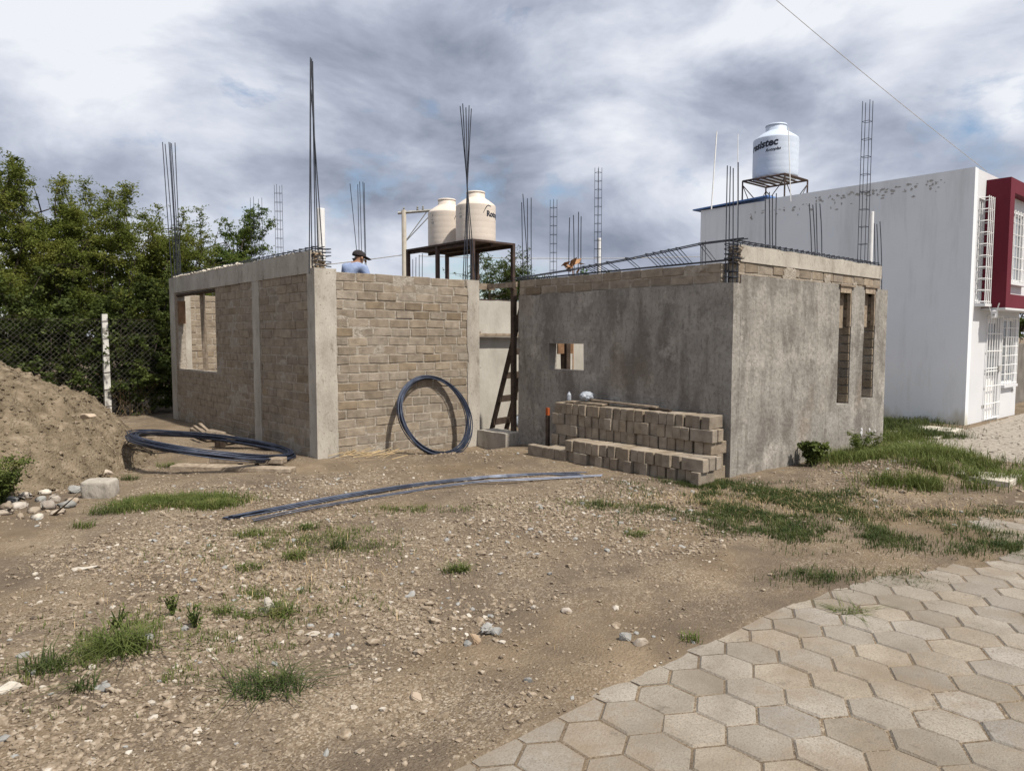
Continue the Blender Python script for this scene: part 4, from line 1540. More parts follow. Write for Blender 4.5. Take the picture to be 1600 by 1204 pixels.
# dry stalks at the foot of the sunlit wall
ds = MB()
for _ in range(34):
    px = random.uniform(510, 625)
    py = random.uniform(704, 718)
    g_ = gz(px, py)
    if g_[1] > VF - .03:
        g_[1] = VF - .03 - random.random() * .1
    a = random.uniform(-.5, .5)
    l = random.uniform(.04, .17)
    z = H1(g_) + random.uniform(.01, .05)
    ds.tube([(g_[0] - math.cos(a) * l, g_[1] - math.sin(a) * l * .4, z), (g_[0] + math.cos(a) * l, g_[1] + math.sin(a) * l * .4 - .02, z + random.uniform(-.02, .07))], random.uniform(.003, .006), 4)
tag(ds.build('dry_stalks', 'straw'), 'scatter of dry stalks along the foot of the sunlit wall', 'debris', kind='stuff')
lv = MB()
for _ in range(16):
    c_ = atv(random.uniform(884, 906), random.uniform(405, 424), VI - .2)
    a, b_, t = random.uniform(0, 6.28), random.uniform(-1, 1), random.uniform(.06, .13)
    d1 = Vector((math.cos(a), math.sin(a), b_)) * t
    d2 = Vector((-math.sin(a), math.cos(a), random.uniform(-1, 1))) * t * .5
    q = Vector(c_)
    lv.add([q - d1, q + d2, q + d1, q - d2], [(0, 1, 2, 3)])
lv.tube([tuple(atv(896, 440, VI - .2)), tuple(atv(894, 412, VI - .2))], .012, 5)
qb = atv(896, 440, VI - .2)
lv.tube([(qb[0], qb[1], 0), tuple(qb)], .012, 5)
tag(lv.build('withered_plant', 'dry_leaf'), 'withered brown plant showing above the low block course', 'plant')


# ------------------------------------------------------------------ grass
def blades(pts, h, w, lean=.5, name='grass', m='grass', curl=.5):
    n = len(pts)
    hh = h * rng.uniform(.45, 1.15, n)
    an = rng.uniform(0, 2 * PI, n)
    ln = np.abs(rng.normal(0, lean, n)) * hh
    dx, dy = np.cos(an), np.sin(an)
    wx, wy = -dy * w * rng.uniform(.6, 1.2, n), dx * w * rng.uniform(.6, 1.2, n)
    P = np.asarray(pts)
    b0 = P + np.stack([wx, wy, -0.01 + 0 * wx], -1); b1 = P - np.stack([wx, wy, 0.01 + 0 * wx], -1)
    mid = P + np.stack([dx * ln * .4, dy * ln * .4, hh * .6], -1)
    m0 = mid + np.stack([wx, wy, 0 * wx], -1) * .7; m1 = mid - np.stack([wx, wy, 0 * wx], -1) * .7
    tip = P + np.stack([dx * ln * (1 + curl), dy * ln * (1 + curl), hh * (1 - .25 * curl * np.minimum(ln / hh, 1))], -1)
    V = np.stack([b0, b1, m1, m0, tip], 1).reshape(-1, 3)
    o = np.arange(n) * 5
    F1 = np.stack([o, o + 1, o + 2], -1); F2 = np.stack([o, o + 2, o + 3], -1); F3 = np.stack([o + 3, o + 2, o + 4], -1)
    return np_mesh(name, V, np.concatenate([F1, F2, F3]), m)


def patch_pts(n, ells, thr=-.05, fs=3.0):
    """ells: (px,py,rx_m along screen, ry_m depth, weight)"""
    out = []
    tot = sum(e[4] for e in ells)
    for (px, py, ru, rv, wgt) in ells:
        k = int(n * wgt / tot)
        c = gz(px, py)
        got = []
        tries = 0
        while len(got) < k and tries < 40:
            tries += 1
            a = rng.normal(0, .5, 2 * k); b_ = rng.normal(0, .5, 2 * k)
            x = c[0] + a * ru * _r[0] + b_ * rv * _f[0]; y = c[1] + a * ru * _r[1] + b_ * rv * _f[1]
            ok = (fbm(x * fs, y * fs, 77) + rng.normal(0, .10, 2 * k) > thr) & ~((x > -.02) & (y > -.02) & (x < 4.45) & (y < 4))
            got += list(zip(x[ok], y[ok], hfun(x[ok], y[ok])))
        out += got[:k]
    return np.array(out)


g = blades(patch_pts(9000, [(290, 785, .55, .28, 3), (230, 790, .35, .3, 1.5), (330, 792, .3, .2, 1)], -.12), .075, .0035, .7, 'grass', 'grass')
g = tag(g, 'bright grass patch on the gravel right of the pale concrete block', 'grass', kind='stuff')
g = blades(patch_pts(17000, [(1180, 775, 1.1, .45, 4), (1080, 758, .7, .22, 1.3), (1250, 800, .9, .45, 2.2), (1100, 800, .9, .35, 1.2), (1170, 825, 1.0, .35, 1.2), (1290, 835, .8, .3, .8)], -.02), .05, .0035, .8, 'grass', 'grass_dark')
tag(g, 'dark low grass at the foot of the plastered corner', 'grass', kind='stuff')
g = blades(patch_pts(16000, [(1400, 715, .9, .5, 3), (1350, 722, .6, .35, 2), (1460, 735, 1.0, .35, 2), (1530, 752, .9, .25, 1.3), (1410, 690, .6, .8, 1.4), (1440, 768, .7, .2, .8)], -.08), .15, .0045, .6, 'grass', 'grass')
tag(g, 'taller green grass between the plastered room and the drive', 'grass', kind='stuff')
g = blades(patch_pts(5000, [(1400, 663, .8, .5, 2), (1450, 682, .6, .3, 1.5), (1420, 672, .9, .4, 1)], -.1), .14, .005, .6, 'grass', 'grass_dark')
tag(g, 'strip of grass along the foot of the white house', 'grass', kind='stuff')
g = blades(patch_pts(9000, [(1420, 800, 1.6, .25, 2), (1330, 850, .8, .3, 1), (1560, 860, .7, .25, 2), (1470, 830, .7, .3, .8), (1290, 905, .4, .2, .5), (1440, 905, .3, .15, .5)], 0.02), .05, .003, .8, 'grass', 'grass_dark')
tag(g, 'thin dark grass on the soil beside the far paving', 'grass', kind='stuff')
g = blades(patch_pts(5500, [(480, 850, 1.0, .6, 3), (400, 960, .5, .4, 1.5), (150, 1040, .6, .4, 1.5), (650, 800, .6, .2, .8), (900, 800, .9, .4, .8), (250, 990, .7, .3, .8)], .14, 4.0), .045, .003, .8, 'grass', 'grass')
tag(g, 'sparse grass blades dotted over the gravel', 'grass', kind='stuff')


g = blades(patch_pts(4200, [(1180, 785, 1.5, .6, 4), (1400, 725, 1.1, .5, 2), (290, 788, .6, .3, 1.5), (1450, 800, 1.5, .4, 1.5), (430, 900, 1.2, .9, 1.5)], -.3), .055, .0025, .9, 'grass', 'straw')
tag(g, 'dry straw-coloured blades mixed through the grass', 'grass', kind='stuff')


def tuft(px, py, rad, n, h, m, label, w=.0032, lean=.75, leafy=0):
    n = int(n * .45); w *= 1.15; h *= 1.05; lean *= 1.4
    c = gz(px, py)
    a = rng.uniform(0, 2 * PI, n); d = rad * np.sqrt(rng.random(n)) * (0.55 + .6 * rng.random(n))
    sx, sy = np.cos(a) * d * 1.3, np.sin(a) * d * .8
    x = c[0] + sx * _r[0] + sy * _f[0]; y = c[1] + sx * _r[1] + sy * _f[1]
    o = blades(np.stack([x, y, hfun(x, y)], -1), h, w, lean, 'grass_tuft', m, .8)
    return tag(o, label, 'grass tuft', 'grass tufts on the gravel')


tuft(195, 1022, .13, 620, .15, 'grass', 'largest grass tuft in the left foreground gravel')
tuft(425, 1078, .15, 520, .085, 'grass_dark', 'wide flattened dark tuft in front of the big foreground tuft', lean=1.2)
tuft(72, 1052, .10, 240, .11, 'grass_dark', 'thin straggly tuft near the left edge of the foreground')
tuft(130, 1080, .06, 110, .08, 'grass_dark', 'small tuft between the straggly tuft and a blue grey cobble')
tuft(440, 962, .10, 260, .09, 'grass', 'tuft just right of the upright white stone')
tuft(345, 962, .05, 130, .07, 'grass', 'small bright tuft left of the upright white stone')
tuft(385, 968, .07, 130, .06, 'grass', 'low tuft touching the upright white stone on its left')
tuft(715, 897, .08, 280, .075, 'grass', 'lone bright tuft in the middle of the gravel')
tuft(462, 872, .09, 300, .075, 'grass', 'bright tuft left of the leafy one below the bar bundle')
tuft(530, 860, .06, 170, .11, 'grass_dark', 'tall narrow tuft below the middle of the bar bundle')
tuft(480, 830, .09, 230, .07, 'grass', 'tuft just below the bar bundle at its left third')
tuft(392, 838, .12, 330, .07, 'grass', 'broad tuft beside the left end of the bar bundle')
tuft(388, 890, .08, 200, .06, 'grass', 'low tuft on the gravel below the left end of the bars')
tuft(995, 842, .10, 220, .06, 'grass', 'isolated tuft in front of the block stack')
tuft(945, 795, .13, 200, .09, 'grass_dark', 'wispy dark weed between the bars and the block stack')
tuft(1330, 955, .085, 420, .06, 'grass', 'compact tuft growing on the hexagonal paving', lean=1.0)
tuft(165, 803, .16, 420, .07, 'grass_dark', 'dark tuft right of the river stone pile')
tuft(130, 828, .10, 220, .06, 'grass', 'small tuft below the river stone pile')
tuft(265, 728, .14, 300, .07, 'grass', 'tuft at the left end of the plank under the coil')
tuft(203, 748, .10, 240, .07, 'grass_dark', 'tuft behind the pale concrete block')
tuft(1080, 1003, .05, 90, .05, 'grass', 'tiny tuft at the edge of the paving margin')


# ------------------------------------------------------------------ leafy plants
def leaf_quads(C, L, W, up=.25):
    """C centres -> rhombic leaves of length L, width W, random orientation"""
    n = len(C)
    d = rng.normal(0, 1, (n, 3)); d[:, 2] *= .6
    d /= np.linalg.norm(d, axis=1)[:, None]
    e = rng.normal(0, 1, (n, 3)); e[:, 2] *= .5
    e -= d * np.sum(e * d, 1)[:, None]
    e /= np.linalg.norm(e, axis=1)[:, None]
    l = (L * rng.uniform(.6, 1.3, n))[:, None]; w = (W * rng.uniform(.6, 1.3, n))[:, None]
    V = np.stack([C - d * l * .5, C + e * w * .5, C + d * l * .5, C - e * w * .5], 1).reshape(-1, 3)
    o = np.arange(n) * 4
    return V, np.stack([o, o + 1, o + 2, o + 3], -1)


def sprays(base, n, length, spread, droop=.25, per=14):
    """feathery twigs: leaf centres along short curved twigs starting at base points"""
    P = base[rng.integers(0, len(base), n)]
    d = rng.normal(0, 1, (n, 3)); d[:, 2] = np.abs(d[:, 2]) * .7 - .15
    d /= np.linalg.norm(d, axis=1)[:, None]
    ls = length * rng.uniform(.4, 1.2, n)
    t = np.linspace(.05, 1, per)
    C = P[:, None] + d[:, None] * (ls[:, None] * t)[..., None]
    C[..., 2] -= droop * (ls[:, None] * t ** 2)
    C = C + rng.normal(0, spread, C.shape)
    return C.reshape(-1, 3)


def tree(label, base, H_, crown, nleaf, m, L=.062, W=.027, name='tree', cat='tree', group=None, seed=1, trunk=.11, shoots=6, open_=.0, spl=.35):
    """crown: list of ellipsoids (dx,dy,z,rx,ry,rz,weight) relative to base"""
    rr = random.Random(seed)
    root = empty(name, base, label, cat, group)
    b = MB()
    ends = []
    bx, by, bz = base
    tot = sum(c[6] for c in crown)
    fork = H_ * .22
    b.tube([(bx, by, bz - .1), (bx + .03, by, bz + fork * .5), (bx + .05, by + .02, bz + fork)], [trunk, trunk * .85, trunk * .75], 7)
    for c in crown:
        nl = max(3, int(13 * c[6] / tot))
        for _ in range(nl):
            v = Vector((rr.gauss(0, 1), rr.gauss(0, 1), rr.gauss(0, 1))).normalized() * rr.uniform(.5, .98)
            e = Vector((bx + c[0] + v.x * c[3], by + c[1] + v.y * c[4], bz + c[2] + v.z * c[5]))
            s = Vector((bx + .05, by + .02, bz + fork * rr.uniform(.6, 1)))
            mid = s.lerp(e, .5) + Vector((rr.uniform(-.2, .2), rr.uniform(-.2, .2), rr.uniform(0, .35)))
            p1 = s.lerp(mid, .5) + Vector((rr.uniform(-.1, .1), rr.uniform(-.1, .1), .05))
            p2 = mid.lerp(e, .5) + Vector((rr.uniform(-.15, .15), rr.uniform(-.15, .15), .08))
            b.tube([s, p1, mid, p2, e], [trunk * .5, trunk * .4, trunk * .28, trunk * .16, trunk * .06], 5)
            for q in (mid, p2, e):
                for _ in range(3):
                    w_ = q + Vector((rr.gauss(0, .5), rr.gauss(0, .5), rr.gauss(.1, .4)))
                    b.tube([q, q.lerp(w_, .5) + Vector((0, 0, .05)), w_], [trunk * .12, trunk * .08, trunk * .03], 4, cap=False)
                    ends.append(w_[:]); ends.append(q.lerp(w_, .5)[:])
            ends.append(e[:])
    # upward shoots breaking the outline
    for _ in range(shoots):
        c = rr.choice(crown)
        a = rr.uniform(0, 2 * PI)
        s = Vector((bx + c[0] + math.cos(a) * c[3] * .6, by + c[1] + math.sin(a) * c[4] * .6, bz + c[2] + c[5] * .6))
        e = s + Vector((rr.uniform(-.35, .35), rr.uniform(-.35, .35), rr.uniform(.5, 1.0)))
        mid = s.lerp(e, .5) + Vector((rr.uniform(-.1, .1), rr.uniform(-.1, .1), 0))
        b.tube([s, mid, e], [.015, .011, .004], 4)
        for t in (0.2, .4, .55, .7, .85, 1):
            for _ in range(3):
                ends.append((s.lerp(e, t) + Vector((rr.gauss(0, .04), rr.gauss(0, .04), 0)))[:])
    under(b.build('trunk', 'bark'), root)
    # volume clumps
    Cl = []
    for c in crown:
        k = int(nleaf / 420 * c[6] / tot) + 6
        v = rng.normal(0, 1, (k, 3)); v /= np.linalg.norm(v, axis=1)[:, None]
        v *= (rng.random(k)[:, None] ** .45)
        Cl.append(np.array([bx + c[0], by + c[1], bz + c[2]]) + v * np.array([c[3], c[4], c[5]]))
    Cl = np.concatenate(Cl)
    Cl = Cl[Cl[:, 2] > .12]
    E_ = np.array(ends)
    per = 14
    n1 = int(nleaf * .72 / per); n2 = int(nleaf * .28 / per)
    C = np.concatenate([sprays(Cl + rng.normal(0, .08, Cl.shape), n1, spl, .035, .2, per), sprays(E_, n2, spl * .8, .025, .15, per)])
    C = C[C[:, 2] > .03]
    V, Fq = leaf_quads(C, L, W)
    under(np_mesh('crown', V, Fq, m), root)
    return root


def fbase(px, v):
    """ground point seen at image column px on the line y=v"""
    d = ray(px, 600)
    t = (v - CAM[1]) / d[1]
    p = CAM + d * t
    return (float(p[0]), float(p[1]), 0.0)


FV = 12.0     # fence line
# tall trees behind the fence
TREES = []
TREES.append(tree('tall olive-green thorn tree at the left edge behind the fence', fbase(10, 14.2), 5.2, [(0, 0, 2.9, 1.8, 1.6, 1.7, 3), (-.6, .3, 4.2, 1.2, 1.1, .9, 1.4), (.9, .2, 3.8, 1.0, 1.0, .9, 1)], 78000, 'leaf', seed=2, group='trees behind the fence', shoots=10))
TREES.append(tree('olive-green thorn tree rising behind the concrete fence post', fbase(150, 14.0), 5.0, [(0, 0, 2.7, 1.6, 1.5, 1.5, 3), (.3, 0, 3.9, 1.1, 1.1, .85, 1.4), (-.8, .2, 3.4, .9, .9, .8, 1)], 78000, 'leaf', seed=5, group='trees behind the fence', shoots=12))
tree('open thorn tree behind the far corner of the block room', fbase(262, 14.6), 4.6, [(0, 0, 2.5, 1.4, 1.4, 1.3, 3), (.3, 0, 3.55, 1.0, 1.0, .7, 1.3)], 58000, 'leaf', seed=9, group='trees behind the fence', shoots=12)
tree('smaller leafy tree showing over the block room beam', fbase(335, 16.0), 4.6, [(0, 0, 3.2, 1.5, 1.2, 1.5, 3), (.7, 0, 3.9, 1.0, .9, .8, 1)], 40000, 'leaf_mid', seed=13, group='trees behind the fence', shoots=8, L=.07, W=.04)
tree('dark tree behind the others at the far left', fbase(60, 19.0), 6.2, [(0, 0, 3.4, 2.6, 1.8, 2.2, 3), (-1.2, 0, 4.9, 1.3, 1.2, 1.0, 1)], 26000, 'leaf_dark', seed=15, L=.13, W=.07, group='trees behind the fence', shoots=6, trunk=.16)
tree('dark tree filling the gap behind the fence post', fbase(220, 19.0), 4.4, [(0, 0, 2.2, 2.4, 1.6, 1.6, 3)], 20000, 'leaf_dark', seed=17, L=.13, W=.07, group='trees behind the fence', shoots=3, trunk=.14)
# shrubs and creepers right behind the mesh
SHL = ['dense dark shrub behind the fence at the left edge', 'dense dark shrub behind the fence left of the post', 'dense dark shrub just left of the fence post',
       'dense dark shrub just right of the fence post', 'dense dark shrub between the post and the block room', 'dense dark shrub at the far corner of the block room']
for i, px in enumerate((-60, 30, 105, 180, 235, 275)):
    tree(SHL[i], fbase(px, 12.55 + .1 * (i % 2)), 2.4, [(0, 0, .75, .8, .6, .8, 2), (random.uniform(-.3, .3), .1, 1.75, .75, .65, .85, 2)], 17000, 'leaf_dark', L=.075, W=.045, name='shrub', cat='shrub', 
         group='shrubs behind the fence', seed=30 + i, trunk=.04, shoots=4, spl=.28)
# trees seen over the rooms in the middle
tree('dark feathery tree behind the tank stand', fbase(790, 16.5), 4.3, [(0, 0, 3.7, 1.3, 1.2, .85, 3), (.8, 0, 3.3, 1.3, 1.2, .8, 2)], 26000, 'leaf_dark', L=.085, W=.035, seed=40, shoots=7, spl=.5)
tree('fresh green broad-leaved tree behind the low block course', fbase(905, 17.5), 3.7, [(-.3, 0, 3.35, 1.3, 1.1, .75, 2), (1.2, 0, 3.3, 1.2, 1.0, .7, 2)], 10000, 'leaf_far', L=.15, W=.08, seed=43, shoots=3)
tree('far tree right of the white house front', (19.5, 2.2, 0), 5.2, [(0, 0, 3.0, 1.8, 1.8, 2.2, 3)], 12000, 'leaf_dark', L=.11, W=.06, seed=45, shoots=4)

# unseen tree copies, added to keep low sky light off the long side wall
def copy_tree(root, loc, rz, label, group):
    r = root.copy(); COL.objects.link(r); r.location = loc; r.rotation_euler = (0, 0, rz)
    tag(r, label, None, group)
    for ch in root.children:
        c = ch.copy(); COL.objects.link(c); c.parent = r; c.matrix_parent_inverse = ch.matrix_parent_inverse.copy()
    return r


for i, (x, y, rz, lab) in enumerate(((-11.5, 10.4, 1.1, 'added sky-blocking thorn tree beyond the left edge, nearest the fence corner'), (-12.6, 7.2, 2.3, 'added sky-blocking thorn tree beyond the soil heap'),
                                     (-13.0, 4.0, 3.9, 'added sky-blocking thorn tree left of the soil heap'), (-13.2, 0.8, 5.2, 'added sky-blocking thorn tree at the left roadside'))):
    copy_tree(TREES[i % 2], (x, y, 0), rz, lab, 'trees behind the fence')

# weeds near the heap and at the plastered wall
def bush(px, py, r_, h_, n, m, label, L=.035, W=.02, name='weed'):
    c = gz(px, py)
    c[2] = H1(c)
    root = empty(name, c, label, 'plant')
    b = MB()
    base = []
    for _ in range(14):
        a = random.uniform(0, 2 * PI); d = random.uniform(.2, 1) * r_
        e = (c[0] + math.cos(a) * d, c[1] + math.sin(a) * d, c[2] + h_ * random.uniform(.5, 1))
        b.tube([tuple(c), ((c[0] + e[0]) / 2, (c[1] + e[1]) / 2, c[2] + (e[2] - c[2]) * .6), e], [.006, .005, .002], 4)
        for t in (.35, .5, .65, .8, .92, 1):
            base.append([c[0] + (e[0] - c[0]) * t, c[1] + (e[1] - c[1]) * t, c[2] + (e[2] - c[2]) * min(1, t * 1.1)])
    under(b.build('stem', 'grass_dark'), root)
    C = sprays(np.array(base), n // 6, h_ * .22, .012, .1, 6)
    C[:, 2] = np.maximum(C[:, 2], c[2] + .01)
    V, Fq = leaf_quads(C, L, W)
    under(np_mesh('leaves', V, Fq, m), root)


bush(2, 788, .30, .50, 5000, 'grass', 'leafy green weed at the foot of the soil heap beside the river stones')
bush(1268, 727, .22, .30, 1600, 'leaf_dark', 'dark broad-leaved weed against the plastered right wall', L=.07, W=.045)
bush(1345, 718, .30, .36, 900, 'grass', 'tall wispy weed at the right end of the plastered wall', L=.09, W=.012)
bush(550, 0 + 1015, .10, .12, 10, 'grass_dark', 'tiny dry weed', L=.02, W=.01) if False else None
for (px, py, lab) in ((185, 985, 'spindly blue green weed behind the largest foreground tuft'), (305, 985, 'short blue green weed right of the largest foreground tuft'),
                      (270, 965, 'thin blue green seedling among the foreground pebbles')):
    bush(px, py, .06, .13, 60, 'grass', lab, L=.028, W=.014)

# ------------------------------------------------------------------ chain-link fence
fen = empty('chain_link_fence', (-6, FV, 0), 'rusty chain-link fence in front of the dark shrubs', 'fence')
fz1 = 2.05
u0_, u1_ = -10.5, UL - .05
b = MB()
st_ = 0.105
k = u0_ - fz1
while k < u1_:
    a0 = max(k, u0_); a1 = min(k + fz1, u1_)
    if a1 > a0:
        b.tube([(a0, FV, a0 - k), (a1, FV, a1 - k)], .0026, 3, cap=False)
        b.tube([(a0, FV + .004, fz1 - (a0 - k)), (a1, FV + .004, fz1 - (a1 - k))], .0026, 3, cap=False)
    k += st_
MT['wire'] = mat('galvanised wire', [(0.3, (0.07, 0.063, 0.055)), (0.7, (0.15, 0.14, 0.13))], 4, 5, .7, 0)
msh = under(b.build('wire_mesh', 'wire'), fen)
for zz_ in (.05, 2.05):
    under(MB().tube([(u0_, FV - .005, zz_), ((u0_ + u1_) / 2, FV - .005, zz_ - .03), (u1_, FV - .005, zz_)], .003, 4).build('tension_wire', 'rust'), fen)
pp = fbase(167, FV - .08)
pb_ = MB()
for (z0, z1, w_) in ((-.1, 2.15, .062),):
    V_ = []
    for i in range(13):
        z = z0 + (z1 - z0) * i / 12
        w2 = w_ - .012 * i / 12
        V_ += [(pp[0] - w2, pp[1] - w2, z), (pp[0] + w2, pp[1] - w2, z), (pp[0] + w2, pp[1] + w2, z), (pp[0] - w2, pp[1] + w2, z)]
    Fp = [(i * 4 + j, i * 4 + (j + 1) % 4, (i + 1) * 4 + (j + 1) % 4, (i + 1) * 4 + j) for i in range(12) for j in range(4)] + [(48, 49, 50, 51)]
    pb_.add(V_, Fp)
under(pb_.build('post', mat('weathered white post', [(0.38, (0.20, 0.19, 0.17)), (0.52, (0.52, 0.51, 0.48)), (0.7, (0.66, 0.65, 0.62))], 6, 9, .9, .4, 40, .008)), fen)
for z in (.25, .6, .95, 1.3, 1.65, 2.0):
    under(MB().tube([(pp[0] - .075, pp[1] - .066, z), (pp[0] + .075, pp[1] - .066, z + .02)], .006, 4).build('tie_wire', 'rust'), fen)
# dry twigs at the fence foot
tw = MB()
for _ in range(120):
    x = random.uniform(-8, UL - .1); y = FV + random.uniform(.1, .5)
    tw.tube([(x, y, 0), (x + random.gauss(0, .15), y, random.uniform(.2, .5)), (x + random.gauss(0, .4), y + random.gauss(0, .1), random.uniform(.4, 1.0))], [.006, .004, .002], 4, cap=False)
tag(tw.build('dry_twigs', 'straw'), 'tangle of dry twigs at the foot of the fence', 'twigs', kind='stuff')

# ------------------------------------------------------------------ text on cylinders
def text_mesh(txt, size, shear=0.0, bold=0.0):
    cu = bpy.data.curves.new('lettering', 'FONT')
    cu.body = txt
    cu.size = size
    cu.shear = shear
    cu.offset = bold
    cu.resolution_u = 3
    ob = bpy.data.objects.new('lettering', cu)
    COL.objects.link(ob)
    dg = bpy.context.evaluated_depsgraph_get()
    me = ob.evaluated_get(dg).to_mesh()
    V = np.array([v.co[:] for v in me.vertices]); Fc = [tuple(p.vertices) for p in me.polygons]
    bpy.data.objects.remove(ob)
    return V, Fc


def wrap_text(txt, size, c, rad, ang0, z0, parent, m='print', shear=0.0, bold=0.0, slope=0.0, align='L'):
    """ang0: bearing of the text's left edge (radians, counter-clockwise seen from above)"""
    V, Fc = text_mesh(txt, size, shear, bold)
    # subdivide is unnecessary: glyph polygons are narrow against the radius
    an = ang0 + V[:, 0] / rad
    P = np.stack([c[0] + rad * np.cos(an), c[1] + rad * np.sin(an), z0 + V[:, 1] + slope * V[:, 0]], -1)
    b = MB(); b.add(P, Fc)
    return under(b.build('lettering', m), parent)


TO_CAM = lambda c: math.atan2(CAM[1] - c[1], CAM[0] - c[0])


def tank(c, D, H_, label, m, name='water_tank', group=None):
    r = D / 2
    root = empty(name, c, label, 'water tank', group)
    prof = [(r * .93, 0), (r * .985, .03)]
    z = .05
    bh = H_ * .70
    nb = 6
    for i in range(nb):
        z0 = .05 + (bh - .05) * i / nb; z1 = .05 + (bh - .05) * (i + 1) / nb
        prof += [(r, z0 + .01), (r, z1 - .012), (r * .9985, z1)]
    prof += [(r * .985, bh + .015), (r * .93, bh + .045), (r * .70, bh + H_ * .10), (r * .52, bh + H_ * .145), (r * .47, bh + H_ * .165), (r * .46, bh + H_ * .235), (r * .44, bh + H_ * .245)]
    body = under(MB().lathe(prof, c, 48).build('body', m, smooth=True), root)
    zl = bh + H_ * .246
    under(MB().lathe([(r * .475, zl), (r * .48, zl + .02), (r * .46, zl + .045), (r * .2, zl + .06), (r * .02, zl + .062)], c, 32).build('lid', m, smooth=True), root)
    return root, bh


# stand with two beige tanks
ZP = 4.15
uA, uB, vA, vB = 3.75, 5.20, 9.75, 12.80
c1_ = np.array([4.50, 11.85]); c2_ = np.array([4.46, 10.50])
print('TANKS', proj((*c1_, ZP)), proj((*c2_, ZP)))
stand = empty('tank_stand', (4.47, 11.2, 0), 'dark steel platform on legs carrying two beige tanks', 'tank stand')
under(MB().box((uA, vA, ZP - .05), (uB, vB, ZP)).build('platform', 'rust'), stand)
for (x, y) in ((uA, vA), (uB, vA), (uB, vB), (uA, vB), (uA, (vA + vB) / 2), (uB, (vA + vB) / 2)):
    sx = .045 if x == uA else -.045
    under(MB().box((x + sx - .045, y + (.045 if y < vB else -.045) - .045, 0), (x + sx + .045, y + (.045 if y < vB else -.045) + .045, ZP - .052)).build('leg', 'rust'), stand)
for x in (uA + .09, uB - .09, (uA + uB) / 2):
    under(MB().box((x - .03, vA + .09, ZP - .13), (x + .03, vB - .09, ZP - .053)).build('joist', 'rust'), stand)
for y in (vA + .045, vB - .045):
    under(MB().box((uA + .09, y - .03, 2.55), (uB - .09, y + .03, 2.65)).build('brace', 'rust'), stand)
for x in (uA + .045, uB - .045):
    under(MB().box((x - .03, vA + .09, 2.55), (x + .03, vB - .09, 2.65)).build('brace', 'rust'), stand)
for c_, lab in ((c1_, 'left of two beige water tanks on the steel platform'), (c2_, 'right of two beige water tanks on the steel platform')):
    c3 = (c_[0], c_[1], ZP + .002)
    tk, bh = tank(c3, 1.06, 1.38, lab, 'tank', group='beige tanks on the platform')
    a = TO_CAM(c3)
    wrap_text('Rotoplas', .20, c3, .5325, a + R(32), ZP + .66, tk, bold=.009)
    sw = MB()
    for (da, z0, z1, wz) in ((R(22), .72, .88, .035), (R(30), .88, .93, .025), (R(38), .93, .91, .02)):
        aa = [a + da + R(10) * t for t in (0, .5, 1)]
        zz3 = [ZP + z0 + (z1 - z0) * t for t in (0, .6, 1)]
        V_ = [(c3[0] + .5325 * math.cos(q), c3[1] + .5325 * math.sin(q), z) for q, z in zip(aa, zz3)] + [(c3[0] + .5325 * math.cos(q), c3[1] + .5325 * math.sin(q), z + wz) for q, z in zip(aa, zz3)]
        sw.add(V_, [(0, 1, 4, 3), (1, 2, 5, 4)])
    under(sw.build('emblem', 'print'), tk)
    sm = MB()
    for (da, z, wd, hh_) in ((R(-48), .83, .035, .07), (R(-50), .73, .10, .018), (R(-49), .62, .07, .06), (R(-44), .62, .02, .06)):
        q0, q1 = a + da - wd, a + da + wd
        V_ = [(c3[0] + .5325 * math.cos(q), c3[1] + .5325 * math.sin(q), ZP + z + k_) for q, k_ in ((q0, 0), (q1, 0), ((q0 + q1) / 2 if hh_ == .07 else q1, hh_), ((q0 + q1) / 2 - .002 if hh_ == .07 else q0, hh_))]
        sm.add(V_, [(0, 1, 2, 3)])
    under(sm.build('emblem', 'peel'), tk)

# ------------------------------------------------------------------ utility pole and cables
up_ = atd(632, 430, 30)
pole = empty('utility_pole', (up_[0], up_[1], 0), 'pale concrete utility pole with a blue grey crossarm left of tanks', 'utility pole')
zt_ = 1.7 + (525 - 330) / 1120 * 30
under(MB().tube([(up_[0], up_[1], 0), (up_[0], up_[1], zt_)], [.12, .10], 10).build('shaft', 'slab'), pole)
x1 = np.array([up_[0], up_[1]]) + np.array([_r[0], _r[1]]) * 1.9
under(MB().tube([(up_[0] - _r[0] * .25, up_[1] - _r[1] * .25, zt_ - .12), (x1[0], x1[1], zt_ + .05)], .06, 4).build('crossarm', 'stone_grey'), pole)
for t in (.35, .5):
    q = np.array([up_[0], up_[1]]) + np.array([_r[0], _r[1]]) * 1.9 * t
    under(MB().tube([(up_[0], up_[1], zt_ - 1.35), (q[0] + _r[0] * .3, q[1] + _r[1] * .3, zt_ - .05)], .02, 4).build('strut', 'stone_grey'), pole)
for t in (.0, .3, .42, .95):
    q = np.array([up_[0], up_[1]]) + np.array([_r[0], _r[1]]) * 1.9 * t
    under(MB().lathe([(.03, 0), (.05, .05), (.03, .09), (.045, .13), (.02, .18)], (q[0], q[1], zt_ - .06 + .15 * t), 8).build('insulator', 'stone_grey'), pole)


def cable(a, b_, sag, r, label, m='peel'):
    a, b_ = Vector(a), Vector(b_)
    pts = [a.lerp(b_, t) - Vector((0, 0, sag * 4 * t * (1 - t))) for t in np.linspace(0, 1, 25)]
    return tag(MB().tube(pts, r, 5).build('overhead_cable', m), label, 'cable', 'overhead cables')


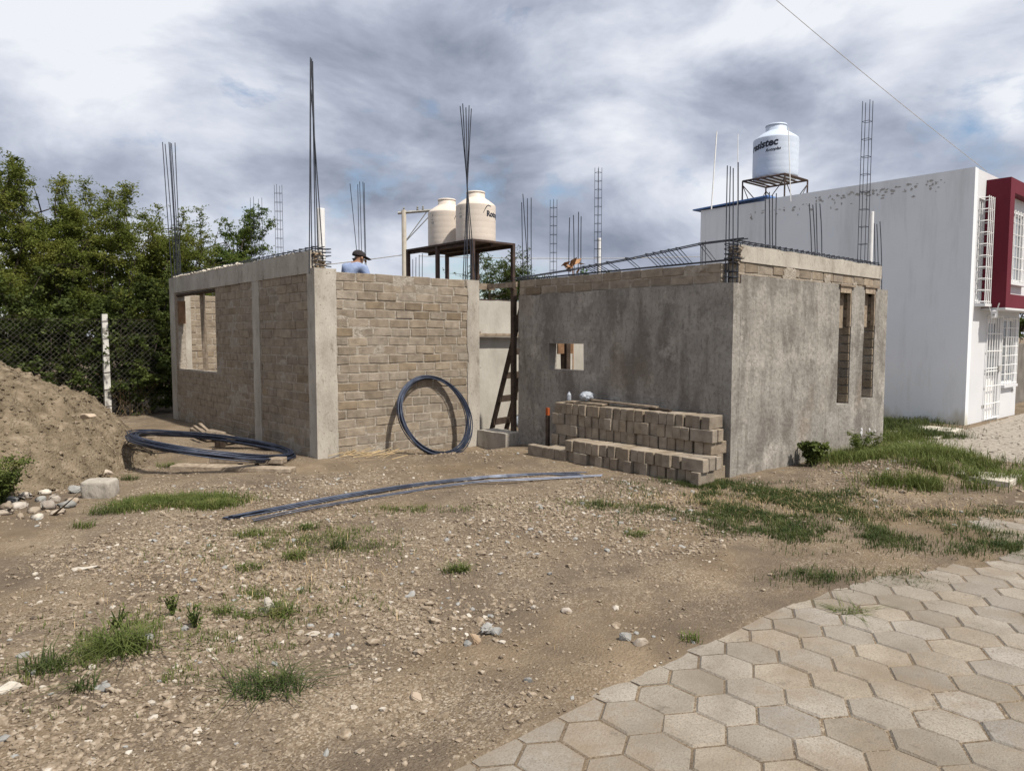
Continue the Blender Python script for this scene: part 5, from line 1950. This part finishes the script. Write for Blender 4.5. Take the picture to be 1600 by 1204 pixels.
cable(atd(632, 398, 30), atd(-500, 445, 34), .8, .018, 'thin cable crossing the sky behind the crouching worker')
cable(atd(655, 400, 30), atd(1500, 370, 40), .5, .016, 'thin cable crossing the sky behind the rebar of the middle')
cable(atd(1542, 268, 15.6), atd(1225, 0, 13.5) + (atd(1225, 0, 13.5) - atd(1542, 268, 15.6)) * .8, .12, .006, 'grey cable slanting down to the red box of white house')

# ------------------------------------------------------------------ white house
WU, WV, WH = 7.76, -0.16, 4.80
wh = empty('white_house', (WU, WV, 0), 'two-storey white house with a crimson framed bay and barred windows', 'house')


def wp(o):
    return under(o, wh)


def damp_mix(N, L, p, c):
    # yellowish damp stain creeping up from the soil, ragged upper edge
    sx = N.new('ShaderNodeSeparateXYZ'); L.new(p, sx.inputs[0])
    nz = nnoise(N, L, p, 1.6, 7, .7, (1, 1, .35))
    m1 = N.new('ShaderNodeMath'); m1.operation = 'MULTIPLY_ADD'
    L.new(nz, m1.inputs[0]); m1.inputs[1].default_value = 1.3; L.new(sx.outputs[2], m1.inputs[2])
    f = nramp(N, L, m1.outputs[0], .55, 1.25, (1, 1, 1), (0, 0, 0))
    c = nmix(N, L, f, c, (.40, .365, .26))
    st = nramp(N, L, nnoise(N, L, p, 1.1, 9, .72, (1.6, 1.6, .22)), .50, .80)
    return nmix(N, L, st, c, (.50, .51, .515))


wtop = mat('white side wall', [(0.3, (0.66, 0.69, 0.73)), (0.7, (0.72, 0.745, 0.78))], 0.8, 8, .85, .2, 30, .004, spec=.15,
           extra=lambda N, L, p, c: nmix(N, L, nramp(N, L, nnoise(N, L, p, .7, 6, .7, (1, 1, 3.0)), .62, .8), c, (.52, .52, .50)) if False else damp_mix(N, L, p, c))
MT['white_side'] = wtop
damp = mat('damp foot', [(0.35, (0.30, 0.27, 0.19)), (0.6, (0.50, 0.48, 0.40)), (0.75, (0.62, 0.61, 0.57))], 1.3, 9, .9, .3, 30, .005)
MT['damp'] = damp
# side wall (left), front wall pieces with openings
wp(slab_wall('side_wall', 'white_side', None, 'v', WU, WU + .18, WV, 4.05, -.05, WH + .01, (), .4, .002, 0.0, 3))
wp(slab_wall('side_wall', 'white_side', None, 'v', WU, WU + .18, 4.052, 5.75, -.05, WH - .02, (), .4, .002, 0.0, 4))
DOOR = (WU + 1.15, WU + 1.92, 0.06, 2.06)
GW = (WU + 2.15, WU + 3.0, 0.72, 2.06)
TW = (WU + .30, WU + .62, 2.35, 4.28)
wp(slab_wall('front_wall', 'white', None, 'u', WV, WV + .18, WU + .181, WU + 3.25, -.05, WH, [DOOR, GW, TW], .4, .001, 0.0, 6))
wp(MB().box((WU + .0015, WV + .0015, -.05), (WU + .1805, WV + .178, WH - .003)).build('front_wall', 'white'))
wp(MB().box((WU + 3.07, WV + .181, -.05), (WU + 3.25, 6.0, WH - .05)).build('end_wall', 'white'))
wp(MB().box((WU + .18, WV + .18, WH - .30), (WU + 3.07, 5.75, WH - .18)).build('roof_slab', 'slab'))
wp(MB().box((WU + .18, 5.60, -.05), (WU + 3.07, 5.75, WH - .31)).build('rear_wall', 'white'))
wp(MB().box((WU + .18, WV + .9, -.05), (WU + 3.07, WV + 1.0, WH - .31)).build('inner_wall', 'curtain'))
# blue sheet over the rear part
b = MB()
b.add([(WU - .06, 3.95, WH + .06), (WU - .06, 5.95, WH - .005), (WU + .9, 5.95, WH - .005), (WU + .9, 3.95, WH + .06)] +
      [(WU - .06, 3.95, WH + .09), (WU - .06, 5.95, WH + .025), (WU + .9, 5.95, WH + .025), (WU + .9, 3.95, WH + .09)],
      [(0, 1, 2, 3), (7, 6, 5, 4), (0, 4, 5, 1), (1, 5, 6, 2), (2, 6, 7, 3), (3, 7, 4, 0)])
wp(b.build('roof_sheet', 'blue'))
# flaked paint near the parapet
b = MB()
for _ in range(130):
    v = random.choice((random.uniform(.2, 2.2), random.uniform(.5, 4.4), random.gauss(2.2, .6)))
    v = min(max(v, WV + .15), 4.6)
    z = WH - .10 - abs(random.gauss(0, .10)) - (0.12 if v > 3 else 0.02)
    r1, r2 = random.uniform(.006, .04), random.uniform(.006, .03)
    n = 7
    ring = [(v + math.cos(2 * PI * k / n) * r1 * random.uniform(.5, 1.4), z + math.sin(2 * PI * k / n) * r2 * random.uniform(.5, 1.4)) for k in range(n)]
    dx = WU - .0035 - random.random() * .002
    b.add([(dx, y, zz2) for y, zz2 in ring] + [(WU + .02, y, zz2) for y, zz2 in ring], [tuple(range(n))] + [(k, (k + 1) % n, (k + 1) % n + n, k + n) for k in range(n)])
o = wp(b.build('flaked_paint', 'peel')); o['kind'] = 'stuff'
# red framed bay
BX0 = WU + .66
RP = None
lo, hi = 0.05, 3.0
for _ in range(50):
    mid2 = (lo + hi) / 2
    x, y, w = proj((BX0, WV - mid2, 2.25))
    if x < 1571: lo = mid2
    else: hi = mid2
DP = 1.0
x_, y_, w_ = proj((BX0, WV, 2.25)); x2_, y2_, w2_ = proj((BX0, WV - lo, 2.25))
print('BAY', lo, x_, y_, x2_, y2_)
DP = lo
BX1 = BX0 + 3.2
BZ0, BZ1 = 2.24, 4.66
FT = 0.28
wp(MB().box((BX0, WV - DP, BZ0), (BX0 + FT, WV - .002, BZ1)).build('bay_frame', 'red'))
wp(MB().box((BX0 + FT + .001, WV - DP, BZ1 - .26), (BX1, WV - .002, BZ1)).build('bay_frame', 'red'))
wp(MB().box((BX0 + FT + .001, WV - DP, BZ0), (BX1, WV - .002, BZ0 + .26)).build('bay_frame', 'red'))
wp(MB().box((BX1 + .001, WV - DP, BZ0), (BX1 + FT, WV - .002, BZ1)).build('bay_frame', 'red'))
BW = (BX0 + .5, BX0 + 1.6, BZ0 + .55, BZ1 - .55)
wp(slab_wall('bay_wall', 'white', None, 'u', WV - DP + .16, WV - DP + .28, BX0 + FT + .002, BX1 - .002, BZ0 + .262, BZ1 - .262, [BW], .3, 0.0, 0, 9))
wp(MB().box((BX0 - .002, WV - DP - .002, BZ0 - .04), (BX1 + FT, WV - .002, BZ0 - .002)).build('bay_soffit', 'white'))


def window(x0, x1, z0, z1, y, nv_, nh, proud, label=None, bay=False):
    wroot = wp(MB().box((x0, y + .05, z0), (x1, y + .06, z1)).build('window', 'glass'))
    cur = MB().box((x0 + .01, y + .12, z0), (x1 - .01, y + .13, z1)).build('curtain', 'curtain'); cur.parent = wroot
    fr = MB()
    t = .04
    fr.box((x0, y + .03, z0), (x0 + t, y + .08, z1)); fr.box((x1 - t, y + .03, z0), (x1, y + .08, z1))
    fr.box((x0 + t, y + .03, z1 - t), (x1 - t, y + .08, z1)); fr.box((x0 + t, y + .03, z0), (x1 - t, y + .08, z0 + t))
    fr.box(((x0 + x1) / 2 - t / 2, y + .03, z0 + t), ((x0 + x1) / 2 + t / 2, y + .08, z1 - t))
    o = fr.build('frame', 'white_metal'); o.parent = wroot
    gr = MB()
    yy = y - proud
    for k in range(nv_ + 1):
        x = x0 + (x1 - x0) * k / nv_
        gr.tube([(x, yy, z0 - .03), (x, yy, z1 + .03)], .009, 4)
    for k in range(nh + 1):
        z = z0 + (z1 - z0) * k / nh
        gr.tube([(x0 - .02, yy, z), (x1 + .02, yy, z)], .009, 4)
        for x in (x0 - .02, x1 + .02):
            gr.tube([(x, yy, z), (x, y + .01, z)], .009, 4)
    o = gr.build('grille', 'white_metal'); o.parent = wroot
    si = MB().box((x0 - .05, y - proud - .02, z0 - .09), (x1 + .05, y + .02, z0 - .035)).build('sill', 'white'); si.parent = wroot
    for c_ in wroot.children:
        c_.matrix_parent_inverse = Matrix.Identity(4)
    return wroot


window(*TW, WV, 3, 9, .16)
window(*GW, WV, 5, 7, .06)
window(*BW, WV - DP + .16, 6, 6, .08)
dr = wp(MB().box((DOOR[0], WV + .06, DOOR[2]), (DOOR[1], WV + .10, DOOR[3])).build('door', 'white_metal'))
o = MB().box((DOOR[0] + .12, WV + .052, .9), (DOOR[1] - .12, WV + .058, 1.95)).build('pane', 'glass'); o.parent = dr
gr = MB()
for k in range(7):
    x = DOOR[0] - .12 + (DOOR[1] - DOOR[0] + .2) * k / 6
    gr.tube([(x, WV - .03, .03), (x, WV - .03, 2.10)], .011, 4)
for z in (.05, .35, .7, 1.0, 1.06, 1.4, 1.75, 2.1):
    gr.tube([(DOOR[0] - .12, WV - .03, z), (DOOR[1] + .08, WV - .03, z)], .011, 4)
o = gr.build('grille', 'white_metal'); o.parent = dr
o = MB().box((DOOR[1] - .16, WV - .06, .98), (DOOR[1] - .02, WV - .02, 1.10)).build('lock', 'peel'); o.parent = dr
for (x, z) in ((WU + .95, .28), (WU + 2.9, .50)):
    wp(MB().box((x, WV - .008, z), (x + .16, WV - .001, z + .06)).build('wall_vent', 'peel'))
# camera under the bay
pc = np.array([BX0 + .02, WV - DP * .55, BZ0 - .04])
cm = empty('security_camera', tuple(pc), 'small white security camera with two aerials under the red bay', 'camera')
under(MB().lathe([(.05, -.16), (.06, -.14), (.06, -.03), (.04, 0)], tuple(pc), 14).build('housing', 'white_metal'), cm)
for s in (-1, 1):
    under(MB().tube([(pc[0] - .045, pc[1] + s * .04, pc[2] - .05), (pc[0] - .06, pc[1] + s * .09, pc[2] + .12)], .010, 5).build('aerial', 'white_metal'), cm)
under(MB().lathe([(.018, 0), (.018, .012)], (pc[0] - .065, pc[1] - .01, pc[2] - .1), 10).build('lens', 'print'), cm)

# blue-grey tank on the white roof
rt = atd(1211, 281, 17.6)
RZ = WH + .78
rt[2] = RZ
r0 = gz(1211, 281, RZ)
rt = np.array([r0[0], r0[1], RZ])
print('ROOFTANK', rt, proj(rt))
ts = empty('roof_tank_stand', (rt[0], rt[1], WH - .18), 'low steel stand carrying the pale blue tank on white roof', 'tank stand')
w2 = .56
for (sx, sy) in ((-1, -1), (1, -1), (1, 1), (-1, 1)):
    under(MB().tube([(rt[0] + sx * w2, rt[1] + sy * w2, WH - .18), (rt[0] + sx * w2, rt[1] + sy * w2, RZ - .03)], .022, 4).build('leg', 'rust'), ts)
for (sx, sy, ex, ey) in ((-1, -1, 1, -1), (1, -1, 1, 1), (1, 1, -1, 1), (-1, 1, -1, -1)):
    under(MB().tube([(rt[0] + sx * w2, rt[1] + sy * w2, RZ - .025), (rt[0] + ex * w2, rt[1] + ey * w2, RZ - .025)], .024, 4).build('rail', 'rust'), ts)
    for (a_, b_) in (((sx, sy), (sx * .35 + ex * .65, sy * .35 + ey * .65)), ((ex, ey), (ex * .35 + sx * .65, ey * .35 + sy * .65))):
        under(MB().tube([(rt[0] + a_[0] * w2, rt[1] + a_[1] * w2, RZ - .12), (rt[0] + b_[0] * w2, rt[1] + b_[1] * w2, WH - .18)], .012, 4).build('brace', 'rust'), ts)
for k in range(6):
    y = -w2 + .1 + k * (2 * w2 - .2) / 5
    under(MB().box((rt[0] - w2, rt[1] + y - .03, RZ - .02), (rt[0] + w2, rt[1] + y + .03, RZ - .002)).build('slat', 'rust'), ts)
tk, bh = tank(tuple(rt), 1.08, 1.36, 'pale blue water tank on the roof of the white house', 'tank_blue')
a = TO_CAM(rt)
wrap_text('resistec', .245, rt, .5425, a - R(76), RZ + .66, tk, shear=.12, bold=.010, slope=.10)
wrap_text('Rotoplas', .10, rt, .5425, a - R(26), RZ + .58, tk, shear=.35, bold=.003, slope=.10)
# thin white masts on the roof
for (px, y0, y1, dep, dx, lab) in ((1112, 300, 206, 16.5, 8, 'leaning thin white mast at the rear of the white roof'), (1153, 300, 210, 16.5, 0, 'thin upright mast left of the roof tank'),
                                   (1236, 298, 200, 15.6, -4, 'thin white mast in front of the roof tank')):
    a_, b_ = atd(px, y0, dep), atd(px + dx, y1, dep)
    a_[2] = min(a_[2], WH - .18)
    tag(MB().tube([a_, b_], .016 if dx > 0 else .010, 6).build('roof_mast', 'white_metal'), lab, 'mast', 'masts on the white roof')

# concrete slabs in the grass before the white house
for i, (quad, lab) in enumerate((([(1423, 669), (1436, 663), (1506, 669), (1492, 674)], 'thin pale slab touching the corner of the white house'),
                                 ([(1384, 676), (1392, 672), (1478, 679), (1466, 684)], 'pale slab second from the corner of the white house'),
                                 ([(1396, 690), (1402, 685), (1444, 690), (1432, 697)], 'short pale slab third from the corner of the white house'),
                                 ([(1484, 747), (1500, 741), (1597, 748), (1577, 761)], 'large sunlit slab at the near end of the grass'))):
    P_ = [gz(x, y, .03) for x, y in quad]
    b = MB()
    zt2 = sum(H1(p) for p in P_) / 4 + .03
    b.add([(p[0], p[1], zt2) for p in P_] + [(p[0], p[1], -.06) for p in P_], [(0, 1, 2, 3), (7, 6, 5, 4)] + [(k, k + 4, (k + 1) % 4 + 4, (k + 1) % 4) for k in range(4)])
    tag(b.build('concrete_slab', 'slab'), lab, 'slab', 'slabs in the grass')
# wall far right beyond the house
b = MB().box((12.5, .6, -.05), (18, .8, 1.5))
tag(b.build('boundary_wall', 'far_wall'), 'old grey boundary wall beyond the white house', 'wall')

# ------------------------------------------------------------------ worker behind the front wall
PW = atd(549, 425, 12.0)
fx, fy = PW[0], PW[1]
FZ = 1.50
scf = empty('scaffold', (fx, fy, 0), 'timber scaffold inside the block room under the worker', 'scaffold')
for s in (-.28, .28):
    under(MB().box((fx - .9, fy + s - .13, FZ - .06), (fx + .9, fy + s + .13, FZ - .01)).build('plank', 'wood'), scf)
for (sx, sy) in ((-.8, -.35), (.8, -.35), (.8, .35), (-.8, .35)):
    under(MB().box((fx + sx - .04, fy + sy - .04, 0), (fx + sx + .04, fy + sy + .04, FZ - .062)).build('post', 'wood_dark'), scf)

rx_, ry_ = _r[0], _r[1]      # picture right
fwx, fwy = _f[0], _f[1]      # away from the camera


def WP(r_, f_, z):
    return (fx + rx_ * r_ + fwx * f_, fy + ry_ * r_ + fwy * f_, FZ + z)


# joints: bending forward to the right, working on the far side of the wall head
J = {'pel': WP(-.10, .0, .88), 'sp1': WP(-.06, .05, 1.04), 'sp2': WP(.0, .10, 1.22), 'chest': WP(.05, .14, 1.34), 'neck': WP(.07, .18, 1.43), 'head0': WP(.085, .21, 1.48), 'head1': WP(.09, .225, 1.555),
     'shL': WP(-.13, .16, 1.36), 'elL': WP(-.20, .28, 1.12), 'haL': WP(-.04, .42, 1.02), 'hfL': WP(0.0, .46, .98),
     'shR': WP(.20, .06, 1.33), 'elR': WP(.31, .02, 1.10), 'haR': WP(.36, .22, 1.0), 'hfR': WP(.38, .28, .97),
     'hiL': WP(-.19, .02, .84), 'knL': WP(-.18, .08, .46), 'anL': WP(-.20, .0, .09), 'toL': WP(-.18, .16, .03),
     'hiR': WP(0.0, -.02, .84), 'knR': WP(.04, .06, .46), 'anR': WP(.05, -.04, .09), 'toR': WP(.07, .12, .03)}
RAD = {'pel': .15, 'sp1': .145, 'sp2': .16, 'chest': .155, 'neck': .062, 'head0': .085, 'head1': .098, 'shL': .085, 'elL': .055, 'haL': .038, 'hfL': .035, 'shR': .085, 'elR': .055, 'haR': .038, 'hfR': .035,
       'hiL': .10, 'knL': .07, 'anL': .045, 'toL': .04, 'hiR': .10, 'knR': .07, 'anR': .045, 'toR': .04}
ED = [('pel', 'sp1'), ('sp1', 'sp2'), ('sp2', 'chest'), ('chest', 'neck'), ('neck', 'head0'), ('head0', 'head1'), ('chest', 'shL'), ('shL', 'elL'), ('elL', 'haL'), ('haL', 'hfL'),
      ('chest', 'shR'), ('shR', 'elR'), ('elR', 'haR'), ('haR', 'hfR'), ('pel', 'hiL'), ('hiL', 'knL'), ('knL', 'anL'), ('anL', 'toL'), ('pel', 'hiR'), ('hiR', 'knR'), ('knR', 'anR'), ('anR', 'toR')]
keys = list(J)
me = bpy.data.meshes.new('body')
me.from_pydata([J[k] for k in keys], [(keys.index(a), keys.index(b)) for a, b in ED], [])
bo = bpy.data.objects.new('body', me)
COL.objects.link(bo)
md = bo.modifiers.new('skin', 'SKIN')
if not me.skin_vertices:
    bpy.context.view_layer.objects.active = bo
    bpy.ops.object.modifier_add(type='SKIN') if False else None
sv = me.skin_vertices[0].data if me.skin_vertices else None
if sv:
    for i, k in enumerate(keys):
        sv[i].radius = (RAD[k], RAD[k])
        sv[i].use_root = (k == 'pel')
bo.modifiers.new('sub', 'SUBSURF').levels = 2
dg = bpy.context.evaluated_depsgraph_get()
em = bpy.data.meshes.new_from_object(bo.evaluated_get(dg))
bpy.data.objects.remove(bo)
per = empty('person', (fx, fy, FZ), 'person in blue shirt and dark cap bending behind the sunlit block wall', 'person')
for m_ in ('shirt', 'trousers', 'skin', 'cap'):
    em.materials.append(MT[m_])
for p_ in em.polygons:
    c_ = p_.center
    zz4 = c_.z - FZ
    dh = min((Vector(J[h_]) - c_).length for h_ in ('haL', 'haR', 'hfL', 'hfR'))
    if zz4 > 1.44: p_.material_index = 2
    elif dh < .12: p_.material_index = 2
    elif zz4 < .06 or zz4 < .12: p_.material_index = 3
    elif zz4 < .86: p_.material_index = 1
    else: p_.material_index = 0
    p_.use_smooth = True
bo = bpy.data.objects.new('body', em)
COL.objects.link(bo)
under(bo, per)
# cap with visor pointing right and away
hc2 = Vector(J['head1']) + Vector((0, 0, .0))
fd = (Vector((rx_, ry_, 0)) * .8 + Vector((fwx, fwy, 0)) * .6).normalized()
sd = Vector((-fd.y, fd.x, 0))
cb = MB()
V_, F_ = [], []
for i in range(7):
    ph = i / 6 * PI / 2
    for k in range(20):
        a_ = 2 * PI * k / 20
        v_ = fd * math.cos(a_) * .125 * math.cos(ph) + sd * math.sin(a_) * .108 * math.cos(ph)
        V_.append(hc2 + v_ + Vector((0, 0, .105 * math.sin(ph) + .0 - .02 * math.cos(a_) * math.cos(ph))))
for i in range(6):
    for k in range(20):
        F_.append((i * 20 + k, i * 20 + (k + 1) % 20, (i + 1) * 20 + (k + 1) % 20, (i + 1) * 20 + k))
cb.add(V_, F_)
cb.add([hc2 + fd * .10 + sd * s * .085 + Vector((0, 0, -.02 + dz)) for s in (-1, 1) for dz in (0, .012)] +
       [hc2 + fd * .20 + sd * s * .05 + Vector((0, 0, -.055 + dz)) for s in (-1, 1) for dz in (0, .012)],
       [(0, 2, 6, 4), (1, 5, 7, 3), (0, 4, 5, 1), (2, 3, 7, 6), (4, 6, 7, 5)])
under(cb.build('cap', 'cap', smooth=True), per)
# hair at the nape
under(MB().tube([hc2 - fd * .085 + Vector((0, 0, -.03)), hc2 - fd * .07 + Vector((0, 0, -.09))], [.05, .035], 8).build('hair', 'cap', smooth=True), per)
# face: nose and ears
under(MB().tube([hc2 + fd * .09 + Vector((0, 0, -.05)), hc2 + fd * .125 + Vector((0, 0, -.09))], [.012, .02], 6).build('nose', 'skin', smooth=True), per)
for s in (-1, 1):
    under(MB().tube([hc2 + sd * s * .095 + Vector((0, 0, -.02)), hc2 + sd * s * .105 + Vector((0, 0, -.07))], [.022, .016], 6).build('ear', 'skin', smooth=True), per)
